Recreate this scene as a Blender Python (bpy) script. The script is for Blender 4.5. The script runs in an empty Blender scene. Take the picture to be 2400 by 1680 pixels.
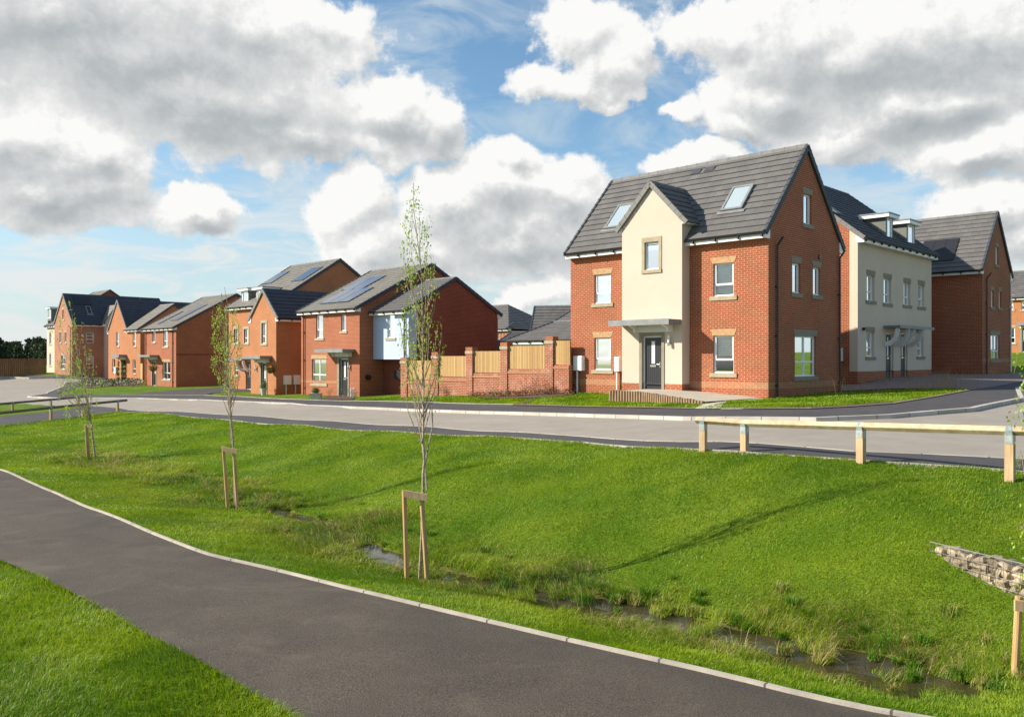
import bpy, math, random
import numpy as np
from mathutils import Vector, Matrix
from mathutils.geometry import delaunay_2d_cdt
random.seed(11)
RNG = np.random.default_rng(11)
sc = bpy.context.scene
COL = sc.collection
R = math.radians
# ------------------------------------------------------------------ camera
F, CX, CY = 1982.0, 1200.0, 841.0       # focal length and principal point of the photograph (2400 px wide)
cam_d = bpy.data.cameras.new('camera'); cam = bpy.data.objects.new('camera', cam_d); COL.objects.link(cam)
cam_d.sensor_width = 36; cam_d.lens = F / 2400 * 36; cam_d.shift_y = 1 / 2400
cam_d.clip_start = 0.1; cam_d.clip_end = 6000
cam.location = (0, 0, 0); cam.rotation_euler = (R(90), 0, 0)
sc.camera = cam
# ------------------------------------------------------------------ exposure
sc.view_settings.view_transform = 'Standard'; sc.view_settings.look = 'None'
sc.view_settings.gamma = 1; sc.view_settings.exposure = 0.72; sc.view_settings.use_curve_mapping = False
sc.cycles.max_bounces = 6; sc.cycles.transparent_max_bounces = 12
sc.cycles.diffuse_bounces = 3; sc.cycles.glossy_bounces = 3
# ------------------------------------------------------------------ sun
SUN_EL, SUN_AZ = 29.0, -90.0            # azimuth measured from +Y towards +X : the sun stands to the left
sd = Vector((math.cos(R(SUN_EL)) * math.sin(R(SUN_AZ)), math.cos(R(SUN_EL)) * math.cos(R(SUN_AZ)), math.sin(R(SUN_EL))))
sun_d = bpy.data.lights.new('sun', 'SUN'); sun = bpy.data.objects.new('sun', sun_d); COL.objects.link(sun)
sun_d.energy = 5.0; sun_d.angle = R(0.53); sun_d.color = (1.0, 0.90, 0.76)
sun.rotation_euler = sd.to_track_quat('Z', 'Y').to_euler(); sun.location = (-40, 0, 30)

# ------------------------------------------------------------------ node helpers
class NT:
    def __init__(s, tree): s.t = tree; s.n = tree.nodes; s.l = tree.links
    def node(s, typ, props=None, **ins):
        nd = s.n.new(typ)
        for k, v in (props or {}).items(): setattr(nd, k, v)
        for k, v in ins.items():
            key = int(k[1:]) if k[0] == 'i' and k[1:].isdigit() else k.replace('_', ' ')
            s.set(nd.inputs[key], v)
        return nd
    def set(s, sock, v):
        if isinstance(v, bpy.types.NodeSocket): s.l.new(v, sock)
        elif isinstance(v, (tuple, list)) and len(v) == 3 and sock.type == 'RGBA': sock.default_value = (*v, 1)
        else: sock.default_value = v
    def math(s, op, a, b=0.0, c=0.0, clamp=False):
        return s.node('ShaderNodeMath', dict(operation=op, use_clamp=clamp), i0=a, i1=b, i2=c).outputs[0]
    def vec(s, op, a, b=(0, 0, 0)):
        nd = s.node('ShaderNodeVectorMath', dict(operation=op), i0=a, i1=b)
        return nd.outputs['Value'] if op in ('LENGTH', 'DOT_PRODUCT', 'DISTANCE') else nd.outputs[0]
    def mix(s, fac, a, b, typ='MIX'):
        nd = s.node('ShaderNodeMix', dict(data_type='RGBA', blend_type=typ)); nd.clamp_result = False
        s.set(nd.inputs[0], fac); s.set(nd.inputs[6], a); s.set(nd.inputs[7], b); return nd.outputs[2]
    def noise(s, vec, scale, detail=3.0, rough=0.55, dist=0.0):
        return s.node('ShaderNodeTexNoise', None, Vector=vec, Scale=scale, Detail=detail, Roughness=rough, Distortion=dist).outputs[0]
    def ramp(s, fac, lo, hi):
        return s.node('ShaderNodeMapRange', dict(interpolation_type='SMOOTHSTEP'), Value=fac, i1=lo, i2=hi, i3=0.0, i4=1.0).outputs[0]
    def comb(s, x, y, z=0.0): return s.node('ShaderNodeCombineXYZ', None, X=x, Y=y, Z=z).outputs[0]
    def scale(s, v, sv): return s.vec('MULTIPLY', v, sv)
MATS = {}
def mat(name):
    m = bpy.data.materials.new(name); m.use_nodes = True; MATS[name] = m
    n = NT(m.node_tree); b = n.n['Principled BSDF']; return m, n, b
def obj_co(n): return n.node('ShaderNodeTexCoord').outputs['Object']
def uv_co(n): return n.node('ShaderNodeTexCoord').outputs['UV']
def bump(n, b, h, strength=0.3, dist=0.01):
    n.set(b.inputs['Normal'], n.node('ShaderNodeBump', None, Strength=strength, Distance=dist, Height=h).outputs[0])

# ------------------------------------------------------------------ sky
world = bpy.data.worlds.new('World'); sc.world = world; world.use_nodes = True
def dir_of(px, py):
    x, z = (px - CX) / F, (CY - py) / F
    return math.atan(x), math.atan2(z, math.hypot(x, 1))
CLOUDS = [  # centre and radii of each cumulus, as angles on the sky
 (120, 20, 420, 170, 1), (330, 120, 420, 190, 1), (560, 60, 270, 120, 1), (700, 30, 140, 70, .9), (480, 240, 330, 120, 1), (640, 320, 240, 55, .9), (860, 265, 160, 95, 1), (960, 290, 90, 80, 1), (820, 345, 130, 40, .8),
 (60, 310, 190, 100, 1), (190, 350, 130, 90, 1), (110, 430, 190, 55, 1), (250, 430, 80, 45, .8),
 (435, 470, 108, 52, 1), (415, 445, 60, 35, .9),
 (800, 480, 95, 100, 1), (850, 560, 130, 60, .9), (1150, 345, 75, 50, 1), (1010, 460, 120, 90, 1), (1100, 430, 130, 90, 1), (1260, 430, 125, 85, 1), (1150, 540, 230, 75, 1), (960, 580, 150, 45, .8), (1330, 500, 60, 45, .7),
 (1290, 60, 100, 80, 1), (1350, 130, 110, 75, 1), (1410, 90, 60, 60, .9), (1270, 190, 110, 40, .9), (1370, 205, 60, 22, .7), (1280, 10, 70, 40, .8),
 (1620, 60, 150, 75, 1), (1760, 90, 230, 110, 1), (1990, 110, 300, 150, 1), (2200, 90, 200, 130, 1), (2296, 180, 140, 110, 1), (1720, 220, 190, 80, 1), (1650, 275, 110, 50, 1), (1890, 290, 220, 60, 1), (2060, 250, 220, 80, 1), (2180, 350, 150, 62, 1), (2300, 300, 120, 90, 1), (1500, 255, 55, 24, .7), (1590, 40, 90, 60, .9),
 (1530, 365, 95, 34, 1), (1620, 358, 60, 24, .8), (2260, 460, 140, 45, 1), (2170, 478, 60, 26, .8), (2290, 530, 100, 50, .9),
 (1200, 650, 110, 35, .7), (1262, 640, 50, 50, .7), (1140, 672, 70, 24, .6), (1262, 525, 26, 14, .8),
]
GREYS = [  # the shaded undersides of the same clouds
 (150, 60, 430, 150, .95), (330, 150, 330, 120, .95), (450, 270, 330, 85, .9), (560, 335, 250, 45, .9), (880, 305, 150, 48, .95), (700, 310, 160, 50, .7), (540, 110, 130, 90, .55), (720, 230, 90, 60, .5),
 (120, 435, 190, 45, 1.0), (20, 350, 70, 50, .5), (240, 440, 70, 30, .7), (440, 505, 110, 26, .5),
 (1130, 555, 250, 60, 1.0), (1160, 490, 160, 60, .7), (960, 590, 130, 30, .6), (1290, 505, 90, 50, .8), (1010, 500, 60, 50, .4),
 (1330, 190, 110, 40, .35), (1960, 190, 330, 90, 1.0), (1850, 250, 240, 50, .9), (2160, 170, 190, 80, .85), (2080, 290, 170, 45, .9), (1800, 90, 160, 60, .45), (2200, 385, 130, 26, .7), (2296, 260, 80, 40, .6), (2290, 560, 110, 40, .8), (2240, 480, 90, 18, .5), (1560, 385, 80, 14, .35)]
CLOUDS = [tuple(v * 1.0453 for v in c[:4]) + (c[4],) for c in CLOUDS]; GREYS = [tuple(v * 1.0453 for v in c[:4]) + (c[4],) for c in GREYS]
grp = bpy.data.node_groups.new('CloudField', 'ShaderNodeTree')
grp.interface.new_socket('Vector', in_out='INPUT', socket_type='NodeSocketVector')
grp.interface.new_socket('Density', in_out='OUTPUT', socket_type='NodeSocketFloat')
grp.interface.new_socket('Grey', in_out='OUTPUT', socket_type='NodeSocketFloat')
g = NT(grp); gi = g.node('NodeGroupInput'); go = g.node('NodeGroupOutput')
vin = gi.outputs[0]
w1 = g.node('ShaderNodeTexNoise', None, Vector=vin, Scale=5.5, Detail=3.0, Roughness=.6).outputs[1]
w2 = g.node('ShaderNodeTexNoise', None, Vector=vin, Scale=20.0, Detail=4.0, Roughness=.62).outputs[1]
vw = g.vec('ADD', vin, g.vec('MULTIPLY', g.vec('SUBTRACT', w1, (.5, .5, .5)), (.13, .10, 0)))
vw = g.vec('ADD', vw, g.vec('MULTIPLY', g.vec('SUBTRACT', w2, (.5, .5, .5)), (.042, .042, 0)))
def blobs(lst, k0, sm):
    acc = None
    for (px, py, rx, ry, wt) in lst:
        a, e = dir_of(px, py)
        d = g.vec('MULTIPLY', g.vec('SUBTRACT', vw, (a, e, 0)), (F / rx, F / ry, 0))
        q = g.math('MULTIPLY', g.math('SUBTRACT', k0, g.vec('LENGTH', d)), wt)
        acc = q if acc is None else g.math('SMOOTH_MAX', acc, q, sm)
    return acc
acc = blobs(CLOUDS, 1.12, .2)
g.set(go.inputs[1], blobs(GREYS, 1.15, .25))
n1 = g.noise(vin, 24.0, 8.0, .66)
n2 = g.noise(g.vec('MULTIPLY', vin, (1, 2.2, 1)), 7.0, 5.0, .55)
dens = g.math('ADD', acc, g.math('MULTIPLY', g.math('SUBTRACT', n1, .5), 1.15))
dens = g.math('ADD', dens, g.math('MULTIPLY', g.math('SUBTRACT', n2, .5), .55))
g.set(go.inputs[0], dens)
w = NT(world.node_tree); w.n.clear()
tc = w.node('ShaderNodeTexCoord').outputs['Generated']
sep = w.node('ShaderNodeSeparateXYZ', None, Vector=tc)
az = w.math('ARCTAN2', sep.outputs[0], sep.outputs[1])
el = w.math('ARCSINE', sep.outputs[2])
v0 = w.comb(az, el)
def field(v):
    nd = w.n.new('ShaderNodeGroup'); nd.node_tree = grp; w.set(nd.inputs[0], v); return nd.outputs
d0, gr = field(v0)[0:2]
d1 = field(w.vec('ADD', v0, (-.012, .018, 0)))[0]
cover = w.ramp(d0, -.06, .27)
rim = w.math('SUBTRACT', d0, d1)
edge = w.ramp(d0, .0, .75)
gv = w.math('MULTIPLY', w.ramp(gr, -.15, .85), edge)
lit = w.math('ADD', w.math('SUBTRACT', .91, w.math('MULTIPLY', gv, .46)), w.math('MULTIPLY', rim, .72))
cr = w.node('ShaderNodeValToRGB', None, Fac=lit)
E = cr.color_ramp.elements; E[0].position = 0; E[0].color = (.385, .42, .445, 1); E[1].position = 1.0; E[1].color = (.97, .965, .945, 1)
for pos, c in ((.35, (.50, .53, .545)), (.70, (.70, .715, .715))):
    x = E.new(pos); x.color = (*c, 1)
ccol = cr.outputs[0]
sky = w.node('ShaderNodeTexSky', dict(sky_type='NISHITA', sun_disc=False, sun_elevation=R(SUN_EL), sun_rotation=R(SUN_AZ), air_density=1.0, dust_density=0.6, ozone_density=1.4, altitude=100.0)).outputs[0]
SKYS = 0.100
veil_n = w.noise(w.vec('MULTIPLY', v0, (1.0, 2.6, 1)), 6.5, 6.0, .62, .6)
veil = w.math('MULTIPLY', w.ramp(veil_n, .38, .70), .66)
wisp = w.noise(w.vec('MULTIPLY', v0, (1.0, 4.5, 1)), 9.0, 7.0, .6, .8)
wisp = w.math('MULTIPLY', w.math('MULTIPLY', w.ramp(wisp, .40, .62), w.ramp(el, .26, .10)), .85)
low = w.math('MULTIPLY', w.ramp(el, .26, .02), .72)
veil = w.math('MAXIMUM', veil, low)
ES = 2 ** (-0.72)
def cl(c, k=1.0): return tuple(x * k for x in c)
skyc = w.mix(1.0, sky, (SKYS * .80, SKYS * .98, SKYS * 1.02), 'MULTIPLY')
skyc = w.mix(veil, skyc, cl((.63, .725, .775), ES)); skyc = w.mix(wisp, skyc, cl((.82, .84, .83), ES))
cc = w.mix(1.0, ccol, (ES, ES, ES), 'MULTIPLY')
skyc = w.mix(cover, skyc, cc)
skyc = w.mix(1.0, skyc, (1 / .1,) * 3, 'MULTIPLY')
below = w.ramp(el, .004, -.02)
skyc = w.mix(below, skyc, (1.2, 1.3, 1.2))
bg = w.node('ShaderNodeBackground', None, Color=skyc, Strength=.1)
w.l.new(bg.outputs[0], w.node('ShaderNodeOutputWorld').inputs[0])
world.cycles.sampling_method = 'MANUAL'; world.cycles.sample_map_resolution = 512

# ------------------------------------------------------------------ mesh builder
def V(*a): return Vector(a if len(a) > 1 else a[0])
class MB:
    def __init__(s): s.v = []; s.f = []; s.uv = []; s.mi = []
    def face(s, pts, uv=None, m=0):
        pts = [Vector(p) for p in pts]
        if uv is None:
            nn = Vector((0, 0, 0))
            for i in range(len(pts)):
                p, q = pts[i], pts[(i + 1) % len(pts)]
                nn += Vector(((p.y - q.y) * (p.z + q.z), (p.z - q.z) * (p.x + q.x), (p.x - q.x) * (p.y + q.y)))
            if nn.length < 1e-12: return
            nn.normalize()
            if abs(nn.z) > .75: uv = [(p.x, p.y) for p in pts]
            else:
                t = Vector((-nn.y, nn.x, 0)).normalized(); uv = [(p.dot(t), p.z) for p in pts]
        i = len(s.v); s.v += [tuple(p) for p in pts]; s.f.append(tuple(range(i, i + len(pts)))); s.uv += uv; s.mi.append(m)
    def obox(s, O, A, B, C, m=0):
        O, A, B, C = V(O), V(A), V(B), V(C)
        p = [O, O + A, O + A + B, O + B, O + C, O + A + C, O + A + B + C, O + B + C]
        for q in ((3, 2, 1, 0), (4, 5, 6, 7), (0, 1, 5, 4), (1, 2, 6, 5), (2, 3, 7, 6), (3, 0, 4, 7)): s.face([p[i] for i in q], None, m)
    def box(s, x0, x1, y0, y1, z0, z1, m=0): s.obox((x0, y0, z0), (x1 - x0, 0, 0), (0, y1 - y0, 0), (0, 0, z1 - z0), m)
    def tube(s, p0, p1, r0, r1=None, n=8, m=0, caps=True):
        r1 = r0 if r1 is None else r1; p0, p1 = V(p0), V(p1); d = (p1 - p0)
        if d.length < 1e-6: return
        d.normalize(); a = d.orthogonal().normalized(); b = d.cross(a)
        c0 = [p0 + (a * math.cos(t) + b * math.sin(t)) * r0 for t in [2 * math.pi * i / n for i in range(n)]]
        c1 = [p1 + (a * math.cos(t) + b * math.sin(t)) * r1 for t in [2 * math.pi * i / n for i in range(n)]]
        L = (p1 - p0).length
        for i in range(n):
            j = (i + 1) % n; u0, u1 = i / n * 6.28 * r0, (i + 1) / n * 6.28 * r0
            s.face([c0[i], c0[j], c1[j], c1[i]], [(u0, 0), (u1, 0), (u1, L), (u0, L)], m)
        if caps: s.face(c0[::-1], None, m); s.face(c1, None, m)
    def path(s, pts, rs, n=6, m=0):
        for i in range(len(pts) - 1): s.tube(pts[i], pts[i + 1], rs[i], rs[i + 1], n, m, caps=(i in (0, len(pts) - 2)))
    def ball(s, c, r, sq=(1, 1, 1), m=0, nu=10, nv=7, jit=0):
        P = [[V(c) + V(math.cos(2 * math.pi * i / nu) * math.sin(math.pi * j / nv) * r * sq[0], math.sin(2 * math.pi * i / nu) * math.sin(math.pi * j / nv) * r * sq[1], math.cos(math.pi * j / nv) * r * sq[2]) * 1 for i in range(nu)] for j in range(nv + 1)]
        if jit:
            for row in P[1:-1]:
                for k in range(nu): row[k] = V(c) + (row[k] - V(c)) * (1 + random.uniform(-jit, jit))
        for j in range(nv):
            for i in range(nu):
                k = (i + 1) % nu; q = [P[j][i], P[j + 1][i], P[j + 1][k], P[j][k]]
                if j == 0: q = [P[0][0], P[1][i], P[1][k]]
                if j == nv - 1: q = [P[j][i], P[nv][0], P[j][k]]
                s.face(q, None, m)
    def build(s, name, mats, parent=None, smooth=False, weld=False):
        if not s.f: return None
        me = bpy.data.meshes.new(name)
        me.from_pydata(s.v, [], s.f); me.polygons.foreach_set('material_index', s.mi)
        ul = me.uv_layers.new(name='UVMap'); ul.data.foreach_set('uv', [c for p in s.uv for c in p])
        for m in (mats if isinstance(mats, (list, tuple)) else [mats]): me.materials.append(MATS[m] if isinstance(m, str) else m)
        if weld:
            import bmesh
            bm = bmesh.new(); bm.from_mesh(me); bmesh.ops.remove_doubles(bm, verts=bm.verts, dist=1e-4); bm.to_mesh(me); bm.free()
        if smooth: me.polygons.foreach_set('use_smooth', [True] * len(me.polygons))
        me.update()
        o = bpy.data.objects.new(name, me); COL.objects.link(o)
        if parent is not None: o.parent = parent
        return o
def tag(o, label=None, cat=None, group=None, kind=None):
    if label: o['label'] = label
    if cat: o['category'] = cat
    if group: o['group'] = group
    if kind: o['kind'] = kind
    return o
def empty(name, loc, rz=0, **kw):
    o = bpy.data.objects.new(name, None); COL.objects.link(o); o.location = loc; o.rotation_euler = (0, 0, rz); o.empty_display_size = .3
    return tag(o, **kw)
def clip_poly(P, C):
    """clip polygon P by convex counter-clockwise polygon C (2D)"""
    out = P
    for i in range(len(C)):
        a, b = C[i], C[(i + 1) % len(C)]; src, out = out, []
        def side(p): return (b[0] - a[0]) * (p[1] - a[1]) - (b[1] - a[1]) * (p[0] - a[0])
        for j in range(len(src)):
            p, q = src[j], src[(j + 1) % len(src)]; sp, sq = side(p), side(q)
            if sp >= -1e-9: out.append(p)
            if (sp > 1e-9 and sq < -1e-9) or (sp < -1e-9 and sq > 1e-9):
                t = sp / (sp - sq); out.append((p[0] + (q[0] - p[0]) * t, p[1] + (q[1] - p[1]) * t))
        if len(out) < 3: return []
    return out
def ccw(P): return P if sum(P[i][0] * P[(i + 1) % len(P)][1] - P[(i + 1) % len(P)][0] * P[i][1] for i in range(len(P))) > 0 else P[::-1]

# ------------------------------------------------------------------ materials
def simple(name, col, rough=.6, metal=0.0, spec=.5, var=.12, scale=6.0, bumps=0.0, bscale=40.0, coat=0.0):
    m, n, b = mat(name); co = obj_co(n)
    v = n.noise(co, scale, 4.0)
    f = n.node('ShaderNodeMapRange', None, Value=v, i1=.3, i2=.7, i3=1 - var, i4=1 + var).outputs[0]
    n.set(b.inputs['Base Color'], n.mix(1.0, (*col, 1), n.comb(f, f, f), 'MULTIPLY'))
    b.inputs['Roughness'].default_value = rough; b.inputs['Metallic'].default_value = metal; b.inputs['Specular IOR Level'].default_value = spec
    if coat: b.inputs['Coat Weight'].default_value = coat
    if bumps: bump(n, b, n.noise(co, bscale, 3.0), bumps, .01)
    return m
def brick(name, c1, c2, mort, var=.25, sc_=1.0, eff=0.0):
    m, n, b = mat(name); uv = uv_co(n)
    bt = n.node('ShaderNodeTexBrick', dict(offset=.5, squash=1.0), Vector=uv, Color1=c1, Color2=c2, Mortar=mort, Scale=1.0, Mortar_Size=.0075, Mortar_Smooth=.2, Bias=0.0, Brick_Width=.225 * sc_, Row_Height=.075 * sc_)
    br2 = n.node('ShaderNodeTexBrick', dict(offset=.5), Vector=uv, Color1=(.55, .55, .55), Color2=(1.25, 1.25, 1.25), Mortar=(1, 1, 1), Scale=1.0, Mortar_Size=.0, Bias=-.2, Brick_Width=.225 * sc_, Row_Height=.075 * sc_).outputs[0]
    c = n.mix(var, bt.outputs[0], n.mix(1.0, bt.outputs[0], br2, 'MULTIPLY'))
    ns = n.noise(uv, .7, 5.0, .6); ns2 = n.noise(uv, 9.0, 4.0)
    f = n.node('ShaderNodeMapRange', None, Value=ns, i1=.3, i2=.7, i3=.88, i4=1.1).outputs[0]
    c = n.mix(1.0, c, n.comb(f, f, f), 'MULTIPLY')
    f2 = n.node('ShaderNodeMapRange', None, Value=ns2, i1=.3, i2=.7, i3=.86, i4=1.12).outputs[0]
    c = n.mix(1.0, c, n.comb(f2, f2, f2), 'MULTIPLY')
    if eff: c = n.mix(n.math('MULTIPLY', n.ramp(n.noise(uv, 1.6, 6.0, .7), .48, .72), eff), c, (.62, .50, .46))
    n.set(b.inputs['Base Color'], c); b.inputs['Roughness'].default_value = .85; b.inputs['Specular IOR Level'].default_value = .25
    h = n.math('ADD', n.math('MULTIPLY', bt.outputs[1], -1.0), n.math('MULTIPLY', n.noise(uv, 60.0, 3.0), .4))
    bump(n, b, h, .45, .006); return m
brick('brick_red', (.37, .105, .040), (.28, .068, .028), (.58, .33, .21), .45)
brick('brick_orange', (.48, .185, .072), (.38, .125, .048), (.56, .33, .18), .35)
brick('brick_garden', (.36, .105, .048), (.28, .075, .034), (.58, .40, .29), .45, eff=.35)
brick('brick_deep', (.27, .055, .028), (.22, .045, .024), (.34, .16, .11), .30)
brick('brick_band', (.44, .20, .095), (.38, .16, .08), (.50, .32, .2), .3)
brick('brick_far', (.45, .20, .11), (.38, .16, .09), (.48, .28, .19), .3)
def tiles(name, col, wv=.42, band=.16):
    m, n, b = mat(name); uv = uv_co(n)
    bt = n.node('ShaderNodeTexBrick', dict(offset=.5), Vector=uv, Color1=(.88, .88, .88), Color2=(1.09, 1.08, 1.07), Mortar=(.60, .60, .60), Scale=1.0, Mortar_Size=.006, Mortar_Smooth=.1, Bias=0.0, Brick_Width=wv, Row_Height=.34)
    ns = n.noise(uv, 1.3, 5.0, .6); f = n.node('ShaderNodeMapRange', None, Value=ns, i1=.3, i2=.7, i3=.88, i4=1.1).outputs[0]
    sp = n.noise(uv, 55.0, 2.0); f3 = n.node('ShaderNodeMapRange', None, Value=sp, i1=.3, i2=.7, i3=.9, i4=1.1).outputs[0]
    c = n.mix(1.0, bt.outputs[0], (*col, 1), 'MULTIPLY'); c = n.mix(1.0, c, n.comb(f, f, f), 'MULTIPLY'); c = n.mix(1.0, c, n.comb(f3, f3, f3), 'MULTIPLY')
    n.set(b.inputs['Base Color'], c); b.inputs['Roughness'].default_value = .72; b.inputs['Specular IOR Level'].default_value = .35
    bump(n, b, n.math('ADD', n.math('MULTIPLY', bt.outputs[1], -1.0), n.math('MULTIPLY', sp, .3)), .4, .006); return m
tiles('tile_grey', (.125, .120, .118)); tiles('tile_warm', (.185, .175, .155)); tiles('tile_dark_shade', (.055, .062, .078))  # darkest one: shade of slopes turned from the sun is in its colour
simple('render_cream', (.56, .465, .375), .9, var=.035, scale=.8, bumps=.12, bscale=120)
simple('render_beige', (.60, .50, .385), .9, var=.04, scale=.8, bumps=.12, bscale=120)
simple('render_white', (.78, .77, .74), .9, var=.04, scale=1.0)
simple('render_blue', (.44, .52, .66), .85, var=.03, scale=.9)
simple('render_grey', (.155, .165, .145), .8, var=.08, scale=2.0)
simple('stone', (.36, .30, .20), .85, var=.14, scale=5.0, bumps=.3, bscale=60)
simple('stone_grey', (.26, .225, .165), .85, var=.1, scale=5.0, bumps=.2, bscale=60)
simple('lintel_brick', (.42, .26, .13), .85, var=.25, scale=9.0, bumps=.3, bscale=50)
simple('upvc', (.82, .82, .81), .35, var=.02, spec=.5)
simple('upvc_shade', (.70, .69, .67), .4, var=.03)
simple('black_plastic', (.018, .018, .020), .35, var=.1)
simple('grey_verge', (.165, .158, .150), .7, var=.15, scale=3.0)
simple('dark_verge', (.045, .052, .064), .65, var=.15, scale=3.0)
simple('ridge_tile', (.16, .155, .15), .7, var=.2, scale=2.5)
simple('lead', (.20, .21, .21), .5, var=.2, scale=3.0)
simple('door_grey', (.026, .028, .033), .35, var=.06)
simple('chrome', (.75, .75, .74), .18, metal=1.0, var=.02)
simple('blind', (.84, .82, .77), .7, var=.03)
simple('curtain', (.72, .70, .66), .9, var=.05)
simple('room', (.10, .09, .08), .9, var=.2)
simple('galvanised', (.36, .42, .43), .45, metal=.5, var=.25, scale=18.0)
simple('concrete', (.40, .36, .30), .9, var=.16, scale=4.0, bumps=.3, bscale=50)
simple('kerb_concrete', (.46, .43, .38), .9, var=.14, scale=2.0, bumps=.3, bscale=50)
for nm in ('concrete', 'kerb_concrete'):   # joints between the kerb stones
    m = MATS[nm]; n = NT(m.node_tree); b = n.n['Principled BSDF']; old = b.inputs['Base Color'].links[0].from_socket
    ux = n.node('ShaderNodeSeparateXYZ', None, Vector=uv_co(n)).outputs[0]; fr_ = n.math('FRACT', n.math('MULTIPLY', ux, 1 / .915))
    cellv = n.node('ShaderNodeTexWhiteNoise', dict(noise_dimensions='1D'), W=n.math('FLOOR', n.math('MULTIPLY', ux, 1 / .915))).outputs[0]
    tone = n.node('ShaderNodeMapRange', None, Value=cellv, i1=0, i2=1, i3=.84, i4=1.10).outputs[0]
    c = n.mix(1.0, old, n.comb(tone, tone, tone), 'MULTIPLY'); n.set(b.inputs['Base Color'], n.mix(n.math('LESS_THAN', fr_, .022), c, (.10, .09, .08)))
simple('lamp_metal', (.55, .55, .54), .25, metal=1.0, var=.05)
simple('lamp_glass', (.85, .85, .82), .2, var=.02)
simple('pot_stone', (.52, .48, .42), .8, var=.1)
simple('wicker', (.16, .09, .05), .9, var=.3, scale=30)
simple('bark', (.36, .28, .205), .8, var=.5, scale=24.0, bumps=.5, bscale=60)
simple('twig', (.33, .25, .17), .8, var=.3, scale=20)
simple('stone_rubble', (.29, .235, .165), .9, var=.75, scale=4.0, bumps=.9, bscale=30)
simple('wire', (.45, .43, .40), .4, metal=.7, var=.1)
simple('mulch', (.085, .045, .028), .95, var=.6, scale=45.0, bumps=1.0, bscale=80)
simple('gravel', (.30, .28, .26), .95, var=.6, scale=60.0, bumps=1.0, bscale=70)
simple('petal_orange', (.75, .22, .03), .6, var=.3, scale=30)
simple('petal_pale', (.46, .36, .30), .7, var=.3, scale=30)
simple('forest', (.060, .082, .036), .9, var=.6, scale=.6)
simple('forest_trunk', (.07, .06, .05), .9, var=.3)
simple('shrub_leaf', (.06, .12, .025), .7, var=.4, scale=12)
simple('shrub_rust', (.16, .085, .035), .8, var=.5, scale=12)
# solar glass
m, n, b = mat('solar'); b.inputs['Base Color'].default_value = (.014, .035, .085, 1); b.inputs['Roughness'].default_value = .14; b.inputs['Specular IOR Level'].default_value = .9; b.inputs['Coat Weight'].default_value = .5
m, n, b = mat('solar_black'); b.inputs['Base Color'].default_value = (.016, .017, .022, 1); b.inputs['Roughness'].default_value = .45
# glass
m, n, b = mat('glass')
n.n.remove(b); out = n.n['Material Output']
lw = n.node('ShaderNodeFresnel', None, IOR=1.75).outputs[0]
fac = n.math('ADD', n.math('MULTIPLY', lw, .9), .02, clamp=True)
gl = n.node('ShaderNodeBsdfGlossy', None, Color=(.92, .95, 1.0), Roughness=.02)
trn = n.node('ShaderNodeBsdfTransparent', None, Color=(.93, .96, .96))
mx = n.node('ShaderNodeMixShader', None, i0=fac, i1=trn.outputs[0], i2=gl.outputs[0]); n.l.new(mx.outputs[0], out.inputs[0])
# wood
def wood(name, c1, c2, axis_scale=(40, 40, 1.5), rough=.75):
    m, n, b = mat(name); co = obj_co(n)
    st = n.noise(n.scale(co, axis_scale), 1.0, 5.0, .6, .6); big = n.noise(co, 3.0, 3.0)
    c = n.mix(n.ramp(st, .3, .7), c1, c2); f = n.node('ShaderNodeMapRange', None, Value=big, i1=.3, i2=.7, i3=.85, i4=1.12).outputs[0]
    c = n.mix(1.0, c, n.comb(f, f, f), 'MULTIPLY')
    n.set(b.inputs['Base Color'], c); b.inputs['Roughness'].default_value = rough; b.inputs['Specular IOR Level'].default_value = .2
    bump(n, b, st, .3, .004); return m
wood('wood_pale', (.42, .28, .155), (.56, .41, .25)); wood('wood_stake', (.40, .24, .10), (.54, .36, .17)); wood('wood_rail_top', (.45, .34, .21), (.60, .48, .32), (9, 5, 9))
wood('wood_fence', (.15, .095, .055), (.24, .16, .10)); wood('wood_log', (.22, .13, .075), (.42, .30, .19), (50, 50, 3)); wood('wood_grey_dark', (.15, .12, .085), (.22, .18, .13), (30, 30, 30))  # last one: darker, greyer wood for the two left rails
m, n, b = mat('fence_boards')   # alternating pale boards, coloured by UV
uv = uv_co(n); sx = n.node('ShaderNodeSeparateXYZ', None, Vector=uv).outputs[0]
cell = n.math('FLOOR', n.math('MULTIPLY', sx, 1 / .095)); wn = n.node('ShaderNodeTexWhiteNoise', dict(noise_dimensions='1D'), W=cell).outputs[0]
grain = n.noise(n.scale(uv, (60, 5, 1)), 1.0, 5.0, .6, .4)
c = n.mix(wn, (.36, .20, .065), (.56, .36, .14)); c = n.mix(n.math('MULTIPLY', n.ramp(grain, .3, .75), .5), c, (.60, .42, .19))
fr_ = n.math('FRACT', n.math('MULTIPLY', sx, 1 / .095)); c = n.mix(n.math('GREATER_THAN', fr_, .86), c, (.10, .06, .03))
n.set(b.inputs['Base Color'], c); b.inputs['Roughness'].default_value = .8; bump(n, b, grain, .3, .003)
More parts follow.
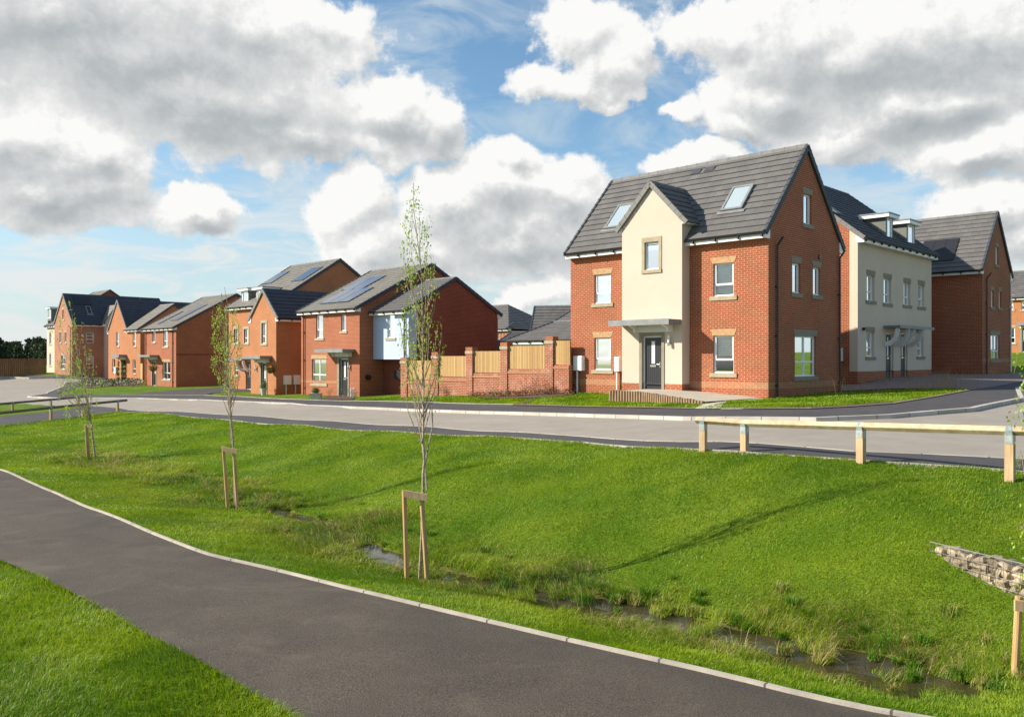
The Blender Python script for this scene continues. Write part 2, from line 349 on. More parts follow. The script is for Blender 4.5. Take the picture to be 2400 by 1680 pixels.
# ground surfaces
def ground_mat(name, c1, c2, s1=3.0, speck=120.0, spk=.35, patch=None, rough=.9, bmp=.5, stretch=(1, 1, 1)):
    m, n, b = mat(name); co = obj_co(n)
    a = n.noise(n.scale(co, stretch), s1, 6.0, .65, .3); c = n.mix(n.ramp(a, .3, .7), c1, c2)
    sp = n.noise(co, speck, 2.0, .8); f = n.node('ShaderNodeMapRange', None, Value=sp, i1=.3, i2=.7, i3=1 - spk, i4=1 + spk).outputs[0]
    c = n.mix(1.0, c, n.comb(f, f, f), 'MULTIPLY')
    if patch: c = n.mix(n.math('MULTIPLY', n.ramp(n.noise(co, patch[1], 5.0, .6, .8), .5, .75), patch[2]), c, patch[0])
    n.set(b.inputs['Base Color'], c); b.inputs['Roughness'].default_value = rough; b.inputs['Specular IOR Level'].default_value = .3
    bump(n, b, sp, bmp, .006); return m
ground_mat('asphalt_path', (.068, .055, .043), (.090, .074, .056), .9, 70, .6, patch=((.15, .125, .092), .8, .55), rough=.8, bmp=.9)
ground_mat('asphalt_walk', (.055, .053, .058), (.072, .068, .070), 1.0, 90, .3, patch=((.10, .09, .08), .5, .3), rough=.85)
ground_mat('asphalt_road', (.265, .235, .200), (.305, .275, .235), 1.2, 80, .14, patch=((.36, .325, .28), .25, .5), rough=.9)
ground_mat('slab', (.42, .37, .29), (.50, .45, .36), 2.0, 60, .12)
m, n, b = mat('block_paving'); co = obj_co(n)
bt = n.node('ShaderNodeTexBrick', dict(offset=.5), Vector=co, Color1=(.19, .13, .12), Color2=(.27, .19, .17), Mortar=(.09, .08, .07), Scale=1.0, Mortar_Size=.01, Brick_Width=.2, Row_Height=.1)
n.set(b.inputs['Base Color'], bt.outputs[0]); b.inputs['Roughness'].default_value = .85
# grass ground
m, n, b = mat('grass_ground'); co = obj_co(n)
a = n.noise(n.scale(co, (1, 1, 1)), .55, 6.0, .62, .4); a2 = n.noise(co, 5.0, 5.0, .7); a3 = n.noise(co, 38.0, 4.0, .75)
c = n.mix(n.ramp(a, .35, .68), (.075, .155, .006), (.155, .220, .012))
c = n.mix(n.math('MULTIPLY', n.ramp(a2, .48, .75), .4), c, (.17, .20, .022))
f = n.node('ShaderNodeMapRange', None, Value=a3, i1=.3, i2=.7, i3=.5, i4=1.45).outputs[0]; c = n.mix(1.0, c, n.comb(f, f, f), 'MULTIPLY')
rough_attr = n.node('ShaderNodeAttribute', dict(attribute_name='wild')).outputs['Fac']
wl = n.mix(n.ramp(a2, .35, .65), (.115, .125, .030), (.20, .155, .065)); wl = n.mix(1.0, wl, n.comb(f, f, f), 'MULTIPLY')
c = n.mix(n.math('MULTIPLY', rough_attr, .8), c, wl)
n.set(b.inputs['Base Color'], c); b.inputs['Roughness'].default_value = .95; b.inputs['Specular IOR Level'].default_value = .15
bump(n, b, n.math('ADD', a3, n.math('MULTIPLY', a2, 1.5)), .8, .05)
# blades
m, n, b = mat('grass_blade'); n.n.remove(b); out = n.n['Material Output']
at = n.node('ShaderNodeAttribute', dict(attribute_name='tint')).outputs['Color']
df = n.node('ShaderNodeBsdfPrincipled', None, Base_Color=at, Roughness=.45); df.inputs['Specular IOR Level'].default_value = .22
tr = n.node('ShaderNodeBsdfTranslucent', None, Color=n.mix(1.0, at, (1.25, 1.35, .6), 'MULTIPLY'))
n.l.new(n.node('ShaderNodeMixShader', None, i0=.32, i1=df.outputs[0], i2=tr.outputs[0]).outputs[0], out.inputs[0])
def leafmat(name, c1, c2):
    m, n, b = mat(name); n.n.remove(b); out = n.n['Material Output']
    c = n.mix(n.ramp(n.noise(obj_co(n), 14.0, 2.0), .35, .65), c1, c2)
    df = n.node('ShaderNodeBsdfPrincipled', None, Base_Color=c, Roughness=.5)
    tr = n.node('ShaderNodeBsdfTranslucent', None, Color=n.mix(1.0, c, (1.3, 1.3, .8), 'MULTIPLY'))
    n.l.new(n.node('ShaderNodeMixShader', None, i0=.4, i1=df.outputs[0], i2=tr.outputs[0]).outputs[0], out.inputs[0])
leafmat('leaf', (.22, .36, .035), (.36, .48, .07)); leafmat('leaf_dark', (.05, .10, .02), (.09, .15, .03)); leafmat('topiary_leaf', (.03, .07, .015), (.06, .11, .02))
m, n, b = mat('water'); b.inputs['Base Color'].default_value = (.045, .035, .018, 1); b.inputs['Roughness'].default_value = .06; b.inputs['Specular IOR Level'].default_value = .6
bump(n, b, n.noise(obj_co(n), 14.0, 3.0), .12, .02)

# ------------------------------------------------------------------ terrain height
CP = [  # (px, py, z): where the photograph shows a spot of ground and how far below the lens it lies
 (1600, 1052, -1.57), (2007, 1077.5, -1.52), (2356, 1100.5, -1.50), (2367, 1127, -1.62), (1861, 1068, -1.54), (1140, 1021, -1.87), (918, 1010, -2.02), (700, 995, -2.17), (535, 983.5, -2.30), (387, 969, -2.45), (276, 964.5, -2.62), (194, 975, -2.72), (117, 984, -2.80), (0, 996.6, -2.85),
 (1600, 1035, -1.60), (2000, 1057, -1.52), (2353, 1073, -1.49), (1140, 1010.3, -1.90), (853, 993, -2.09), (720, 984.4, -2.19), (529, 971.6, -2.32), (422, 964.3, -2.42),
 (1600, 976, -1.52), (1913, 978, -1.40), (2088, 970, -1.32), (2283, 955, -1.22), (2400, 930, -1.12), (1140, 962, -1.87), (1000, 957, -2.0), (850, 953, -2.1), (720, 950, -2.18), (575, 941, -2.28), (470, 936, -2.36), (376, 935, -2.42), (223, 932.8, -2.52), (134, 933, -2.57), (63, 928.3, -2.60),
 (1700, 957.5, -1.42), (1400, 953, -1.62), (1140, 947.7, -1.80), (842, 940.4, -2.08), (700, 937, -2.18), (542, 929, -2.28), (280, 925.4, -2.42), (1900, 958.7, -1.33), (2096, 946.8, -1.22), (2277, 915, -1.08),
 (0, 1103, -2.75), (240, 1205, -2.68), (480, 1302, -2.62), (-180, 1030, -2.85), (800, 1392, -2.56), (1200, 1468, -2.52), (1650, 1573, -2.48), (2100, 1680, -2.45), (0, 1310, -2.66), (350, 1490, -2.55), (700, 1680, -2.48), (0, 1680, -2.5), (1300, 1680, -2.47),
 (210, 1080, -3.06), (320, 1095, -3.06), (400, 1120, -3.08), (545, 1165, -3.10), (700, 1210, -3.10), (860, 1290, -3.12), (1070, 1360, -3.11), (1300, 1410, -3.10), (1600, 1475, -3.09), (2000, 1570, -3.08), (2250, 1640, -2.98), (960, 1318, -3.08),
 (1080, 1395, -2.78), (1300, 1450, -2.72), (1700, 1545, -2.68), (2100, 1630, -2.72), (900, 1352, -2.84), (700, 1270, -2.86), (500, 1210, -2.88), (300, 1130, -2.90), (960, 1385, -2.62),
 (1300, 1162, -2.28), (1300, 1300, -2.84), (1300, 1090, -2.02), (1800, 1230, -2.18), (1800, 1400, -2.80), (1800, 1130, -1.80), (2200, 1180, -1.78), (2200, 1275, -2.05), (2290, 1405, -2.53), (2395, 1418, -2.42), (2250, 1500, -2.72), (800, 1100, -2.58), (800, 1200, -2.96), (1050, 1250, -2.82), (1050, 1130, -2.35),
 (400, 1031, -2.76), (600, 1060, -2.66), (150, 1020, -2.94), (170, 1055, -3.04), (0, 1060, -2.95),
 (0, 975, -2.74), (84, 968, -2.70), (67, 946.4, -2.64), (0, 944, -2.62), (177, 957.6, -2.66), (0, 905, -2.35), (70, 886.5, -2.10), (152, 897, -2.35), (0, 883, -2.0), (106, 874, -1.70), (195, 887, -2.15), (255, 886.5, -2.2),
]
XYZ = [(4.60, 9.75, -2.04), (4.68, 9.4, -2.17), (5.6, 9.3, -1.98), (5.9, 8.0, -1.96), (6.2, 8.3, -1.95), (6.4, 7.0, -1.95), (5.9, 9.6, -1.95), (8.9, 28.3, -1.38), (2.2, 34.2, -1.42), (6.0, 28.5, -1.40), (-5.26, 41.7, -1.90), (-1.6, 37.9, -1.64), (-8.6, 47.9, -2.16), (-12.9, 52, -2.2), (-15.2, 54.4, -2.34), (-17.9, 57.6, -2.31), (-21.4, 63.9, -2.29), (-29, 72.8, -2.45), (-33.6, 77.3, -2.4), (-37.8, 85.7, -2.32), (-43.9, 91.8, -2.28),
 (-48.9, 93.8, -1.80), (-53, 97.8, -1.75), (13.6, 33.0, -1.22), (15.33, 37.1, -1.15), (22.0, 43.9, -.86), (25.2, 45.1, -.82), (28.9, 48.9, -.77), (18, 38, -.9), (22, 36, -.95), (28, 40, -.9), (45, 74, .55), (60, 90, 1.2), (10, 60, -1.0), (0, 60, -1.4), (-10, 75, -1.8), (0, 100, -1.0), (40, 120, 1.0),
 (0, -6, -2.4), (-12, -6, -2.6), (10, -4, -2.3), (-20, 10, -2.8), (-30, 25, -3.0), (12, 8, -1.8), (18, 14, -1.4), (30, 25, -1.0), (-60, 60, -2.6), (-80, 95, -2.0), (-45, 45, -2.8), (-100, 200, -1.5), (0, 250, 0.0), (100, 200, 2.0), (-250, 250, -2), (250, 250, 2), (0, 700, -1), (-600, 700, -3), (600, 700, 1), (-300, -50, -4), (300, -50, 0)]
pts = [((px - CX) * (z / (CY - py)), F * z / (CY - py), z) for px, py, z in CP] + XYZ
P2 = np.array([(p[0], p[1]) for p in pts]); PZ = np.array([p[2] for p in pts]); CC = 1.2
def _phi(d2): return -np.sqrt(d2 + CC * CC)
d2 = ((P2[:, None] - P2[None]) ** 2).sum(-1); N_ = len(P2)
A_ = np.zeros((N_ + 3, N_ + 3)); A_[:N_, :N_] = _phi(d2) + np.eye(N_) * .35; A_[:N_, N_] = 1; A_[:N_, N_ + 1:] = P2 / 50; A_[N_:, :N_] = A_[:N_, N_:].T
CO_ = np.linalg.solve(A_, np.concatenate([PZ, np.zeros(3)]))
def H(X, Y):
    X = np.atleast_1d(np.asarray(X, float)); Y = np.atleast_1d(np.asarray(Y, float)); sh = X.shape; X = X.ravel(); Y = Y.ravel(); out = np.empty(len(X))
    for i in range(0, len(X), 20000):
        x, y = X[i:i + 20000], Y[i:i + 20000]
        out[i:i + 20000] = _phi((x[:, None] - P2[None, :, 0]) ** 2 + (y[:, None] - P2[None, :, 1]) ** 2) @ CO_[:N_] + CO_[N_] + x / 50 * CO_[N_ + 1] + y / 50 * CO_[N_ + 2]
    return out.reshape(sh)
def h1(x, y): return float(H([x], [y])[0])
_YS = np.geomspace(3, 230, 700)
def G(px, py):
    """the spot of ground seen in a direction (world X, Y)"""
    rx, rz = (px - CX) / F, (CY - py) / F
    d = rz * _YS - H(rx * _YS, _YS); k = np.argmax(d < 0)
    if d[k] >= 0 or k == 0: y = -2.4 / rz if rz < 0 else 200
    else: y = _YS[k - 1] + (_YS[k] - _YS[k - 1]) * d[k - 1] / (d[k - 1] - d[k])
    return (rx * y, y)
def GL(l): return [G(*p) for p in l]
def hash2(ix, iy, seed=0):
    h = (ix * 374761393 + iy * 668265263 + seed * 982451653) & 0xffffffff
    h = ((h ^ (h >> 13)) * 1274126177) & 0xffffffff
    return ((h ^ (h >> 16)) & 0xffff) / 65535.0
def vnoise(x, y, s, seed=0):
    x = x * s; y = y * s; ix = np.floor(x).astype(np.int64); iy = np.floor(y).astype(np.int64); fx = x - ix; fy = y - iy
    fx = fx * fx * (3 - 2 * fx); fy = fy * fy * (3 - 2 * fy)
    return (hash2(ix, iy, seed) * (1 - fx) + hash2(ix + 1, iy, seed) * fx) * (1 - fy) + (hash2(ix, iy + 1, seed) * (1 - fx) + hash2(ix + 1, iy + 1, seed) * fx) * fy
def fbm(x, y, s, o=4, seed=0):
    r = 0; a = 1; t = 0
    for i in range(o): r = r + a * vnoise(x, y, s * 2 ** i, seed + i); t += a; a *= .55
    return r / t
def inpoly(X, Y, poly):
    c = np.zeros(X.shape, bool); n = len(poly)
    for i in range(n):
        x0, y0 = poly[i]; x1, y1 = poly[(i + 1) % n]
        if y0 == y1: continue
        k = ((y0 > Y) != (y1 > Y)) & (X < (x1 - x0) * (Y - y0) / (y1 - y0) + x0); c ^= k
    return c
def dist_line(X, Y, line):
    d = np.full(X.shape, 1e9)
    for (x0, y0), (x1, y1) in zip(line[:-1], line[1:]):
        vx, vy = x1 - x0, y1 - y0; t = np.clip(((X - x0) * vx + (Y - y0) * vy) / (vx * vx + vy * vy + 1e-9), 0, 1)
        d = np.minimum(d, np.hypot(X - x0 - t * vx, Y - y0 - t * vy))
    return d
def resamp(line, step):
    out = [line[0]]
    for a, b in zip(line[:-1], line[1:]):
        k = max(1, int(math.dist(a, b) / step))
        for i in range(1, k + 1): out.append((a[0] + (b[0] - a[0]) * i / k, a[1] + (b[1] - a[1]) * i / k))
    return out
def smooth_line(l, it=2):
    for _ in range(it):
        o = [l[0]]
        for a, b in zip(l[:-1], l[1:]): o += [(a[0] * .75 + b[0] * .25, a[1] * .75 + b[1] * .25), (a[0] * .25 + b[0] * .75, a[1] * .25 + b[1] * .75)]
        l = o + [l[-1]]
    return l
HOLES = []
def drape(name, poly, off, mt, step=.7, sink=True, zf=None):
    ring = resamp(poly + [poly[0]], step)[:-1]; A = np.array(ring)
    x0, y0 = A.min(0); x1, y1 = A.max(0)
    gx, gy = np.meshgrid(np.arange(x0, x1, step), np.arange(y0, y1, step)); gx = gx.ravel(); gy = gy.ravel()
    ins = inpoly(gx, gy, ring) & (dist_line(gx, gy, ring + [ring[0]]) > step * .35)
    co = [Vector(p) for p in ring] + [Vector((a, b)) for a, b in zip(gx[ins], gy[ins])]; nr = len(ring)
    r = delaunay_2d_cdt(co, [(i, (i + 1) % nr) for i in range(nr)], [], 1, 1e-5)
    vs = np.array([(v.x, v.y) for v in r[0]]); z = H(vs[:, 0], vs[:, 1]) + off
    if zf is not None: z = z + zf(vs[:, 0], vs[:, 1])
    me = bpy.data.meshes.new(name); me.from_pydata([(a, b, c) for (a, b), c in zip(vs, z)], [], [tuple(f) for f in r[2]])
    me.materials.append(MATS[mt]); me.update()
    o = bpy.data.objects.new(name, me); COL.objects.link(o); tag(o, kind='structure')
    if sink: HOLES.append(ring)
    return o
def ribbon(name, line, prof, mt, step=.5, zf=None, mm=None):
    """extrude a profile [(across, up)] along a ground line; across is to the left of travel"""
    L = resamp(line, step); mb = MB(); rows = []
    for i, p in enumerate(L):
        a, b = L[max(0, i - 1)], L[min(len(L) - 1, i + 1)]; d = Vector((b[0] - a[0], b[1] - a[1])).normalized(); nn = Vector((-d.y, d.x))
        zz = h1(*p); k = zf(i / (len(L) - 1), p) if zf else 1.0
        rows.append([(p[0] + nn.x * c, p[1] + nn.y * c, zz + (u * k if u > 0 else u)) for c, u in prof])
    run = [0]
    for a, b in zip(L[:-1], L[1:]): run.append(run[-1] + math.dist(a, b))
    for i in range(len(rows) - 1):
        for j in range(len(prof) - 1): mb.face([rows[i][j], rows[i][j + 1], rows[i + 1][j + 1], rows[i + 1][j]], [(run[i], j * .1), (run[i], j * .1 + .1), (run[i + 1], j * .1 + .1), (run[i + 1], j * .1)])
    return mb.build(name, mt)

# ---- ground lines (as the photograph shows them, laid on the ground)
kerb_line = smooth_line(GL([(-500, 900 + 20), (-180, 1030), (0, 1102.7), (78, 1137), (155.6, 1168), (233, 1202), (311, 1233), (389, 1266), (460, 1294), (498, 1306.5), (622, 1334), (700, 1353), (850, 1392), (1100, 1452), (1400, 1522), (1700, 1590), (1900, 1640), (2100, 1682)]) + [(4.4, 4.9), (7, 3.6), (11, 1.5)], 1)
path_near = smooth_line([(-24, 20.5), (-13.5, 13.5)] + GL([(-300, 1190), (0, 1312), (110, 1360), (250, 1433), (390, 1512), (480, 1556), (560, 1610), (700, 1685)]) + [(-.4, 4.4), (1.2, 3.2), (4, 1.2), (8, -1.5)], 1)
vergeN = GL([(276, 964.5), (300, 965), (387, 969), (535, 983.5), (700, 995), (918, 1010), (1140, 1021), (1370, 1036), (1600, 1051), (1861, 1068), (2007, 1077.5), (2200, 1090), (2356, 1100.5)]) + [(9, 10.2), (13, 7.8), (20, 4)]
roadN = GL([(300, 960.5), (356, 964), (422, 964.3), (529, 971.6), (720, 984.4), (853, 993), (1140, 1010.3), (1370, 1023), (1600, 1035), (2000, 1057), (2353, 1073)]) + [(10, 11.6), (14, 9.3), (21, 5.6)]
roadF = GL([(63, 929), (134, 933), (223, 932.8), (320, 933.3), (376, 935.3), (470, 937), (575, 941.3), (680, 945.5), (720, 950), (768, 951.5), (850, 955), (1000, 961), (1140, 965.5), (1400, 973), (1600, 979), (1913, 981), (2088, 974), (2283, 958), (2400, 934)]) + [(18, 30), (25, 38)]
walkF = GL([(280, 925.4), (479, 926.6), (542, 929), (700, 937), (842, 940.4), (1140, 947.7), (1400, 954), (1640, 959.5), (1900, 958.7), (2000, 953.5), (2096, 946.8), (2226, 924), (2277, 915)])
# ---- sheets
road_poly = roadN + [(21, 5.6), (30, 20), (34, 36)] + [(25, 38)] + roadF[::-1][1:] + GL([(107, 922.7), (109, 920), (145, 906), (152, 897), (191, 893.5), (262, 890), (262, 886.8), (195, 887.2), (70, 887), (24, 885.2), (-60, 884.6)]) + [(-75, 90), (-60, 50), (-42, 48)] + GL([(0, 944), (67, 946.4), (111, 948.5), (177, 952), (209, 950.6), (279, 956)])
DROPS = [resamp(GL([(476, 937.5), (582, 941.5)]), .5), resamp(GL([(684, 946), (784, 951.5)]), .5), resamp(GL([(120, 933), (376, 935.3)]), .5)]
def drop_lift(x, y):
    d = np.minimum.reduce([dist_line(x, y, l) for l in DROPS]); return .062 * np.clip(1.5 - d / 1.0, 0, 1)
drape('road', road_poly, -.07, 'asphalt_road', .9, zf=drop_lift)
drape('pavement', vergeN + roadN[::-1] + GL([(279, 956.5), (209, 951.2), (215, 958)]), .0, 'asphalt_walk', .8)
drape('path', GL([(276, 964.5), (194, 975), (117, 984), (0, 996.6)]) + [(-34, 38), (-34, 41)] + GL([(0, 975.5), (84, 968.5), (150, 960.8), (190, 956), (235, 953), (279, 957)]), .012, 'asphalt_walk', .8)
far_walk = walkF + GL([(2400, 893)]) + [(24, 37), (19.5, 31.2)] + roadF[::-1][2:]
far_walk += GL([(107, 922), (109, 919.5), (145, 905.5), (152, 897), (191, 893.5), (222, 891.5)]) + GL([(200, 899), (175, 911), (133, 922), (150, 925), (200, 925)])
drape('pavement', far_walk, .012, 'asphalt_walk', .8)
drape('driveway', GL([(300, 924.6), (479, 926.2), (500, 921), (590, 916), (575, 908), (548, 905.5), (430, 913.5), (330, 921.5)]), .016, 'asphalt_walk', .8)
drape('pavement', GL([(-60, 883.8), (24, 884.6), (70, 886.3), (195, 886.6), (262, 886), (262, 880.5), (190, 880.5), (110, 880), (70, 877.5), (0, 883)]), .012, 'asphalt_walk', 1.2)
path_poly = kerb_line + path_near[::-1]
drape('path', path_poly, .01, 'asphalt_path', .35)
# driveway paving beside the second house
drape('driveway', GL([(1968, 903), (2010, 902), (2050, 893), (2090, 881), (2185, 876), (2303, 879), (2366, 875)]) + [(34, 50), (38, 47)] + GL([(2400, 894), (2277, 914.5), (2226, 910.5), (2100, 911), (1968, 917)]), .02, 'block_paving', .9)
drape('gravel_strip', GL([(1600, 921), (1662, 927), (1800, 935), (1760, 940), (1700, 938), (1655, 931.5), (1598, 925)]), .03, 'gravel', .5, sink=False)
drape('path', GL([(1560, 917), (1600, 925), (1655, 932), (1712, 938.5), (1700, 945), (1686, 960), (1628, 960), (1640, 952), (1655, 945), (1672, 941), (1640, 936), (1560, 922)]), .035, 'slab', .4, sink=False)
drape('mulch_bed', GL([(1120, 933), (1200, 928), (1340, 921), (1356, 920), (1340, 926), (1290, 932), (1240, 934), (1120, 934.5)]), .03, 'mulch', .4, sink=False)
drape('mulch_bed', GL([(1200, 950), (1240, 936), (1254, 936), (1228, 949), (1300, 951), (1400, 954), (1640, 957.5), (1630, 960), (1400, 956), (1210, 951.5)]), .03, 'mulch', .3, sink=False)
drape('mulch_bed', GL([(1690, 958), (1705, 953), (1800, 957), (1950, 954), (2096, 943), (2200, 925), (2270, 913), (2280, 915), (2226, 925.5), (2096, 948), (2000, 955), (1900, 960), (1800, 960.5)]), .03, 'mulch', .3, sink=False)
drape('mulch_bed', GL([(742, 937.5), (770, 929), (812, 928), (830, 934), (828, 937)]), .04, 'mulch', .3, sink=False)
drape('mulch_bed', GL([(190, 909), (215, 900), (262, 896), (330, 897), (322, 903), (262, 905), (205, 910)]), .03, 'mulch', .5, sink=False)

# ---- terrain sheet
def grade(a, b, f0, f1, fine, g_=1.25):
    mid = list(np.arange(f0, f1, fine)); lo = []; x = f0; s = fine
    while x > a: s *= g_; x -= s; lo.append(x)
    hi = []; x = mid[-1]; s = fine
    while x < b: s *= g_; x += s; hi.append(x)
    return lo[::-1] + mid + hi
xs = grade(-1500, 1500, -62, 34, .4); ys = grade(-60, 2500, -4, 102, .4)
xs = np.array(sorted(set([round(v, 4) for v in xs] + [round(v, 4) for v in np.arange(-16, 11, .2)]))); ys = np.array(sorted(set([round(v, 4) for v in ys] + [round(v, 4) for v in np.arange(4, 30, .2)])))
XX, YY = np.meshgrid(xs, ys); ZZ = H(XX, YY)
ZZ = np.where(np.hypot(XX, YY) > 400, np.minimum(ZZ, -1.0), ZZ)
swale = GL([(170, 1055), (210, 1080), (320, 1095), (400, 1120), (545, 1165), (700, 1210), (860, 1290), (1070, 1360), (1300, 1410), (1600, 1475), (2000, 1570), (2250, 1640)]) + [(4.9, 6.6), (7, 5)]
def wildness(X, Y):
    d = dist_line(X, Y, swale); w_ = np.clip(1.25 - d / 1.25, 0, 1)
    # the near bank is mown, so the wild band lies on the far side and in the wet bottom
    dk = dist_line(X, Y, kerb_line); w_ = w_ * np.clip((dk - 1.0) / 1.0, 0, 1)
    return np.clip(w_ * 1.5 * np.clip((fbm(X, Y, 1.0, 4, 5) - .30) * 3.2, 0, 1.2), 0, 1)
WW = wildness(XX, YY)
near = (np.hypot(XX, YY) < 45)
ZZ = ZZ + near * ((fbm(XX, YY, .9, 4, 3) - .5) * .05 + (fbm(XX, YY, 3.0, 3, 9) - .5) * .16 * WW)
# ---- water in the bottom of the swale
wl = swale[4:12]; L_ = resamp(wl, .4); left = []; right = []
for i, p in enumerate(L_):
    a, b = L_[max(0, i - 1)], L_[min(len(L_) - 1, i + 1)]; d = Vector((b[0] - a[0], b[1] - a[1])).normalized()
    wd = .20 + .20 * float(vnoise(np.array([p[0]]), np.array([p[1]]), .9, 4)[0]) + max(0, 7.0 - abs(p[1] - 8.0)) * .03
    left.append((p[0] - d.y * wd, p[1] + d.x * wd)); right.append((p[0] + d.y * wd, p[1] - d.x * wd))
wring = left + right[::-1]
_wi = inpoly(XX, YY, wring); ZZ = np.where(_wi, H(XX, YY) - .13, ZZ)
for ring in HOLES:
    ra = np.array(ring); bb = (XX > ra[:, 0].min()) & (XX < ra[:, 0].max()) & (YY > ra[:, 1].min()) & (YY < ra[:, 1].max())
    idx = np.where(bb); ins = inpoly(XX[idx], YY[idx], ring)
    ZZ[idx[0][ins], idx[1][ins]] = H(XX[idx][ins], YY[idx][ins]) - .2
nx, ny = len(xs), len(ys)
me = bpy.data.meshes.new('ground'); vv = np.stack([XX.ravel(), YY.ravel(), ZZ.ravel()], 1)
ii = np.arange(nx * ny).reshape(ny, nx); q = np.stack([ii[:-1, :-1], ii[:-1, 1:], ii[1:, 1:], ii[1:, :-1]], -1).reshape(-1, 4)
me.vertices.add(len(vv)); me.vertices.foreach_set('co', vv.ravel()); me.loops.add(q.size); me.loops.foreach_set('vertex_index', q.ravel().astype(np.int32))
me.polygons.add(len(q)); me.polygons.foreach_set('loop_start', np.arange(0, q.size, 4, dtype=np.int32)); me.polygons.foreach_set('use_smooth', np.ones(len(q), bool))
at = me.attributes.new('wild', 'FLOAT', 'POINT'); at.data.foreach_set('value', WW.ravel().astype(np.float32))
me.materials.append(MATS['grass_ground']); me.update(calc_edges=True)
gro = bpy.data.objects.new('ground', me); COL.objects.link(gro); tag(gro, kind='structure')
drape('water', wring, -.035, 'water', .3, sink=False)
# ---- kerbs
K1 = [(0, -.06), (0, .035), (.047, .035), (.047, -.06)]
tag(ribbon('kerb', kerb_line, K1, 'concrete', .45), kind='structure')
ribbon_prof = [(0, -.12), (0, .028), (.13, .032), (.13, -.05)]
tag(ribbon('kerb', roadF, ribbon_prof, 'kerb_concrete', .6, zf=None), kind='structure')
tag(ribbon('kerb', roadN[::-1], [(-.02, -.12), (-.02, .008), (.02, .010), (.02, -.05)], 'kerb_concrete', .6), kind='structure')
tag(ribbon('kerb', GL([(63, 929), (107, 922.7), (109, 920), (145, 906), (152, 897), (191, 893.5)]), [(-.13, -.1), (-.13, .03), (0, .03), (0, -.1)], 'kerb_concrete', .8), kind='structure')
tag(ribbon('kerb', GL([(-60, 884.4), (24, 885), (70, 886.8), (195, 887), (262, 886.5)]), [(-.15, -.1), (-.15, .12), (.12, .12), (.12, -.1)], 'kerb_concrete', .8), kind='structure')
tag(ribbon('kerb', walkF, [(0, -.05), (0, .035), (.05, .035), (.05, -.05)], 'concrete', .8), kind='structure')
tag(ribbon('kerb', vergeN[::-1], [(0, -.05), (0, .012), (.035, .012), (.035, -.05)], 'concrete', .8), kind='structure')

# ------------------------------------------------------------------ buildings
PHI = R(-44.35)
class Wall:
    """a vertical facade: a runs along it, n out of it, z up (all in the building's own frame)"""
    def __init__(s, O, A, N): s.O, s.A, s.N = V(O), V(A), V(N)
    def p(s, a, n, z): return s.O + s.A * a + s.N * n + V(0, 0, z)
    def box(s, mb, a0, a1, n0, n1, z0, z1, m=0):
        mb.obox(s.p(a0, n0, z0), s.A * (a1 - a0), s.N * (n1 - n0), V(0, 0, z1 - z0), m)
    def poly(s, mb, P, holes=(), reveal=.09, m=0, uoff=0):
        P = ccw(P); A = sorted({min(p[0] for p in P), max(p[0] for p in P)} | {h[0] for h in holes} | {h[1] for h in holes})
        Z = sorted({min(p[1] for p in P), max(p[1] for p in P)} | {h[2] for h in holes} | {h[3] for h in holes})
        for a0, a1 in zip(A[:-1], A[1:]):
            for z0, z1 in zip(Z[:-1], Z[1:]):
                ca, cz = (a0 + a1) / 2, (z0 + z1) / 2
                if any(h[0] < ca < h[1] and h[2] < cz < h[3] for h in holes): continue
                q = clip_poly([(a0, z0), (a1, z0), (a1, z1), (a0, z1)], P)
                if len(q) > 2: mb.face([s.p(x, 0, z) for x, z in q], [(x + uoff, z) for x, z in q], m)
        for h in holes:
            a0, a1, z0, z1 = h[:4]
            for (x0, y0), (x1, y1) in (((a0, z0), (a1, z0)), ((a1, z0), (a1, z1)), ((a1, z1), (a0, z1)), ((a0, z1), (a0, z0))):
                vert = x0 == x1
                uv = [(y0 if 0 else x0 + uoff, y0), (x1 + uoff, y1), (x1 + uoff + (reveal if vert else 0), y1 + (0 if vert else reveal)), (x0 + uoff + (reveal if vert else 0), y0 + (0 if vert else reveal))]
                mb.face([s.p(x0, 0, y0), s.p(x1, 0, y1), s.p(x1, -reveal, y1), s.p(x0, -reveal, y0)], uv, m)

